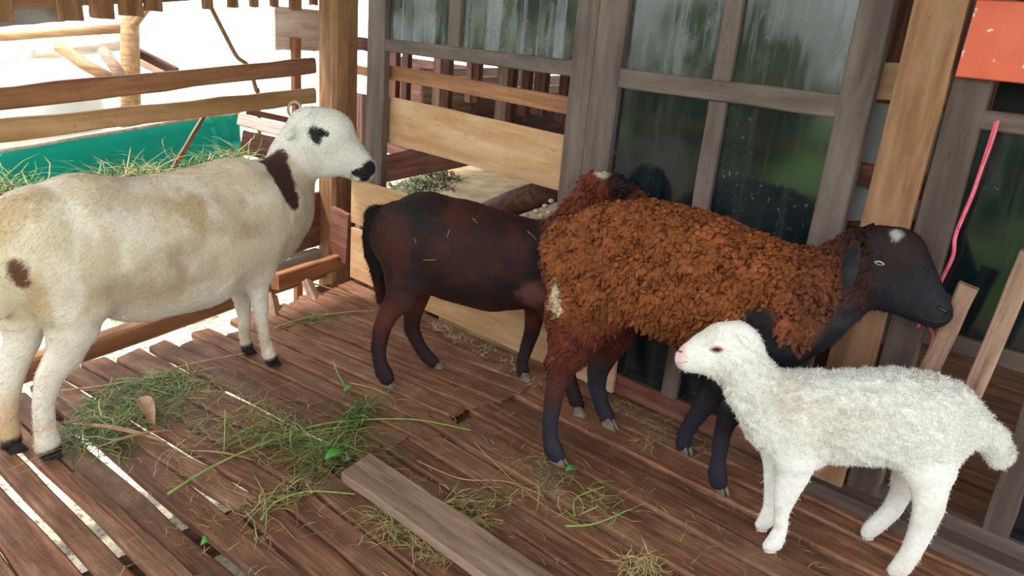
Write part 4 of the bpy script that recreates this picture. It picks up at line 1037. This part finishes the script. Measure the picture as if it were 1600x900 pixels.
blades('straw', [(690, 515), (760, 550), (800, 570), (720, 530), (850, 600), (640, 490)], .05, 260, (.02, .07), (.0006, .0014), [S3, S1, srgb(214, 204, 184)], 'pale chaff along the foot of the plywood board', 'straw', .01)
blades('straw', [(980, 640), (1020, 665), (1010, 690), (1100, 700)], .05, 120, (.02, .08), (.0006, .0014), STR, 'chaff along the foot of the tall dark sash', 'straw', .008)
# fodder in the trough behind the fence
def trough(pts, n, off, lab, ln=(.08, .24)):
    blades('fodder', [FP(x, y + 5, off) for x, y in pts], .06, n, ln, (.001, .0026), [G2, G1, G1, G4, S1], lab, 'grass', .04, .0, None, .7)
trough([(165, 284), (200, 277), (235, 276), (270, 272), (300, 268), (250, 288), (180, 294), (215, 290)], 600, -.32, 'heap of grass in the trough before the teal tarpaulin')
trough([(0, 302), (20, 300), (40, 300), (5, 312), (25, 312)], 260, -.32, 'grass in the trough at the left edge')
trough([(340, 254), (365, 250), (385, 248), (330, 260)], 200, -.30, 'grass heaped against the right end of the tarpaulin')
blades('fodder', [WP(x, y, -.5) for x, y in ((605, 300), (630, 294), (655, 286), (680, 280), (700, 282), (640, 305), (665, 300), (690, 295))], .06, 700, (.06, .16), (.0015, .003), [G1, G3, G2], 'green fodder on the feed bed behind the open sash', 'grass', .03, 0, None, .7)
# single stems, stalks and leaves
def stem(pts, r, m, label, name='grass_stem', cat='stem', zs=None):
    P = []
    for i, q in enumerate(pts): P.append(FL(q[0], q[1], (q[2] if len(q) > 2 else .012)))
    o = tube(name, smooth_path(P, 6), [r * (1 - .5 * t / (len(pts) * 6 - 5)) for t in range(len(pts) * 6 - 5)], m, None, 6)
    return tag(o, label, cat)
stem([(262, 772), (330, 730), (420, 690), (500, 672), (560, 664)], .0032, M_stem, 'long green stem running from the left gaps to the leafy sprigs')
stem([(430, 683), (520, 660), (640, 655), (735, 672)], .003, M_stem, 'arched green stem reaching right towards the dark sheep')
stem([(352, 640, .09), (351, 675, .05), (350, 708, .01)], .002, M_stem, 'upright thin green stem right of the dry leaf')
stem([(408, 812), (430, 785), (480, 768), (555, 772)], .003, M_stem, 'curved green stem left of the grey plank')
stem([(520, 564, .10), (530, 588, .05), (542, 606, .01)], .0028, M_stem, 'short green stem standing near the dark sheep hind hoof')
stem([(545, 598), (580, 606), (612, 620), (618, 632)], .003, M_straw, 'bent dry stalk below the dark sheep hind hoof', 'dry_stalk', 'stalk')
stem([(95, 611), (200, 597), (300, 568), (382, 552)], .004, M_straw, 'long dry stalk slanting behind the ewe hind leg', 'dry_stalk', 'stalk')
stem([(430, 428, .06), (500, 446, .03), (560, 466, .012), (592, 478)], .004, M_twig, 'long twig from the corner to the dark sheep', 'twig', 'twig')
stem([(430, 512), (480, 497), (540, 488), (590, 485)], .005, M_straw, 'thick yellow stalk behind the dark sheep hind leg', 'dry_stalk', 'stalk')
stem([(652, 720), (720, 748), (790, 752), (850, 775)], .002, M_straw, 'thin pale stalk right of the grey plank top', 'dry_stalk', 'stalk')
stem([(718, 792, .01), (760, 755, .03), (795, 720, .05)], .003, M_twig, 'thin brown twig standing over the floor right of the plank', 'twig', 'twig')
stem([(884, 822), (930, 818), (985, 795)], .0028, M_stem, 'green stem lying in the right foreground')
stem([(898, 806), (900, 778), (945, 760)], .0026, M_stem, 'kinked green stem right of the round green leaf')
stem([(740, 690), (790, 740), (850, 790), (905, 820)], .0016, M_straw, 'very long fine stalk crossing towards the right foreground', 'dry_stalk', 'stalk')
def leaf(name, p0, p1, w, m, label, z=.012, curl=.4, cat='leaf', zz=None):
    a, b = FL(*p0, z), FL(*p1, zz if zz is not None else z); d = b - a; L = np.linalg.norm(d); d /= L; s_ = np.cross(Z, d); s_ /= np.linalg.norm(s_)
    V, F = [], []; n = 10
    for i in range(n + 1):
        t = i / n; ww = w * sin(pi * min(max(t, .03), .97)) ** .7
        for j, e in enumerate((-1, -.5, 0, .5, 1)):
            V.append(a + d * L * t + s_ * ww * e + Z * (curl * ww * e * e + .01 * sin(pi * t)))
    for i in range(n):
        for j in range(4): q = i * 5 + j; F.append((q, q + 1, q + 6, q + 5))
    o = mesh_obj(name, V, F, m, None, smooth=True); md = o.modifiers.new('t', 'SOLIDIFY'); md.thickness = .0008
    return tag(o, label, cat)
leaf('dry_leaf', (216, 624), (240, 664), .022, M_leafd, 'curled brown dry leaf on the grass pile', .03, 1.2)
leaf('dry_grass_leaf', (112, 662), (262, 692), .010, M_leafd, 'long flat dry leaf blade in front of the grass pile', .02, .5)
leaf('dry_grass_leaf', (150, 700), (270, 672), .006, M_leafd, 'narrow dry blade crossing the long dry leaf', .022, .5)
leaf('dry_grass_leaf', (290, 705), (400, 720), .004, M_straw, 'thin pale looped blade right of the dry leaves', .012, .3)
leaf('green_leaf', (508, 718), (540, 708), .018, M_leafg, 'broad dark green leaf at the top of the grey plank', .03, .4)
leaf('green_leaf', (314, 852), (330, 848), .012, M_leafg, 'small green leaf over the gap at lower left', .012, .4)
leaf('green_leaf', (884, 736), (901, 734), .013, M_leafg, 'round bright green leaf by the woolly sheep hind hoof', .008, .2)
leaf('green_leaf', (538, 612), (552, 602), .010, M_leafg, 'small clover leaf under the dark sheep hind hoof', .015, .3)
# loose grey plank lying on the floor
a = FL(556, 729, .03); b = FL(860, 940, .03)
o = beam('loose_plank', a, b, .112, .026, Z, M_grey, None, .0025, 14, .002, 1.0, -.25)
tag(o, 'loose weathered grey plank lying on the floor in the foreground', 'plank')
# narrow raised strip nailed over a gap
a = FL(116, 742, .008); b = FL(300, 910, .008)
o = beam('thin_strip', a, b, .022, .016, Z, M_floor, None, .002, 10); tag(o, 'narrow wooden strip lying over the boards at lower left', 'strip')
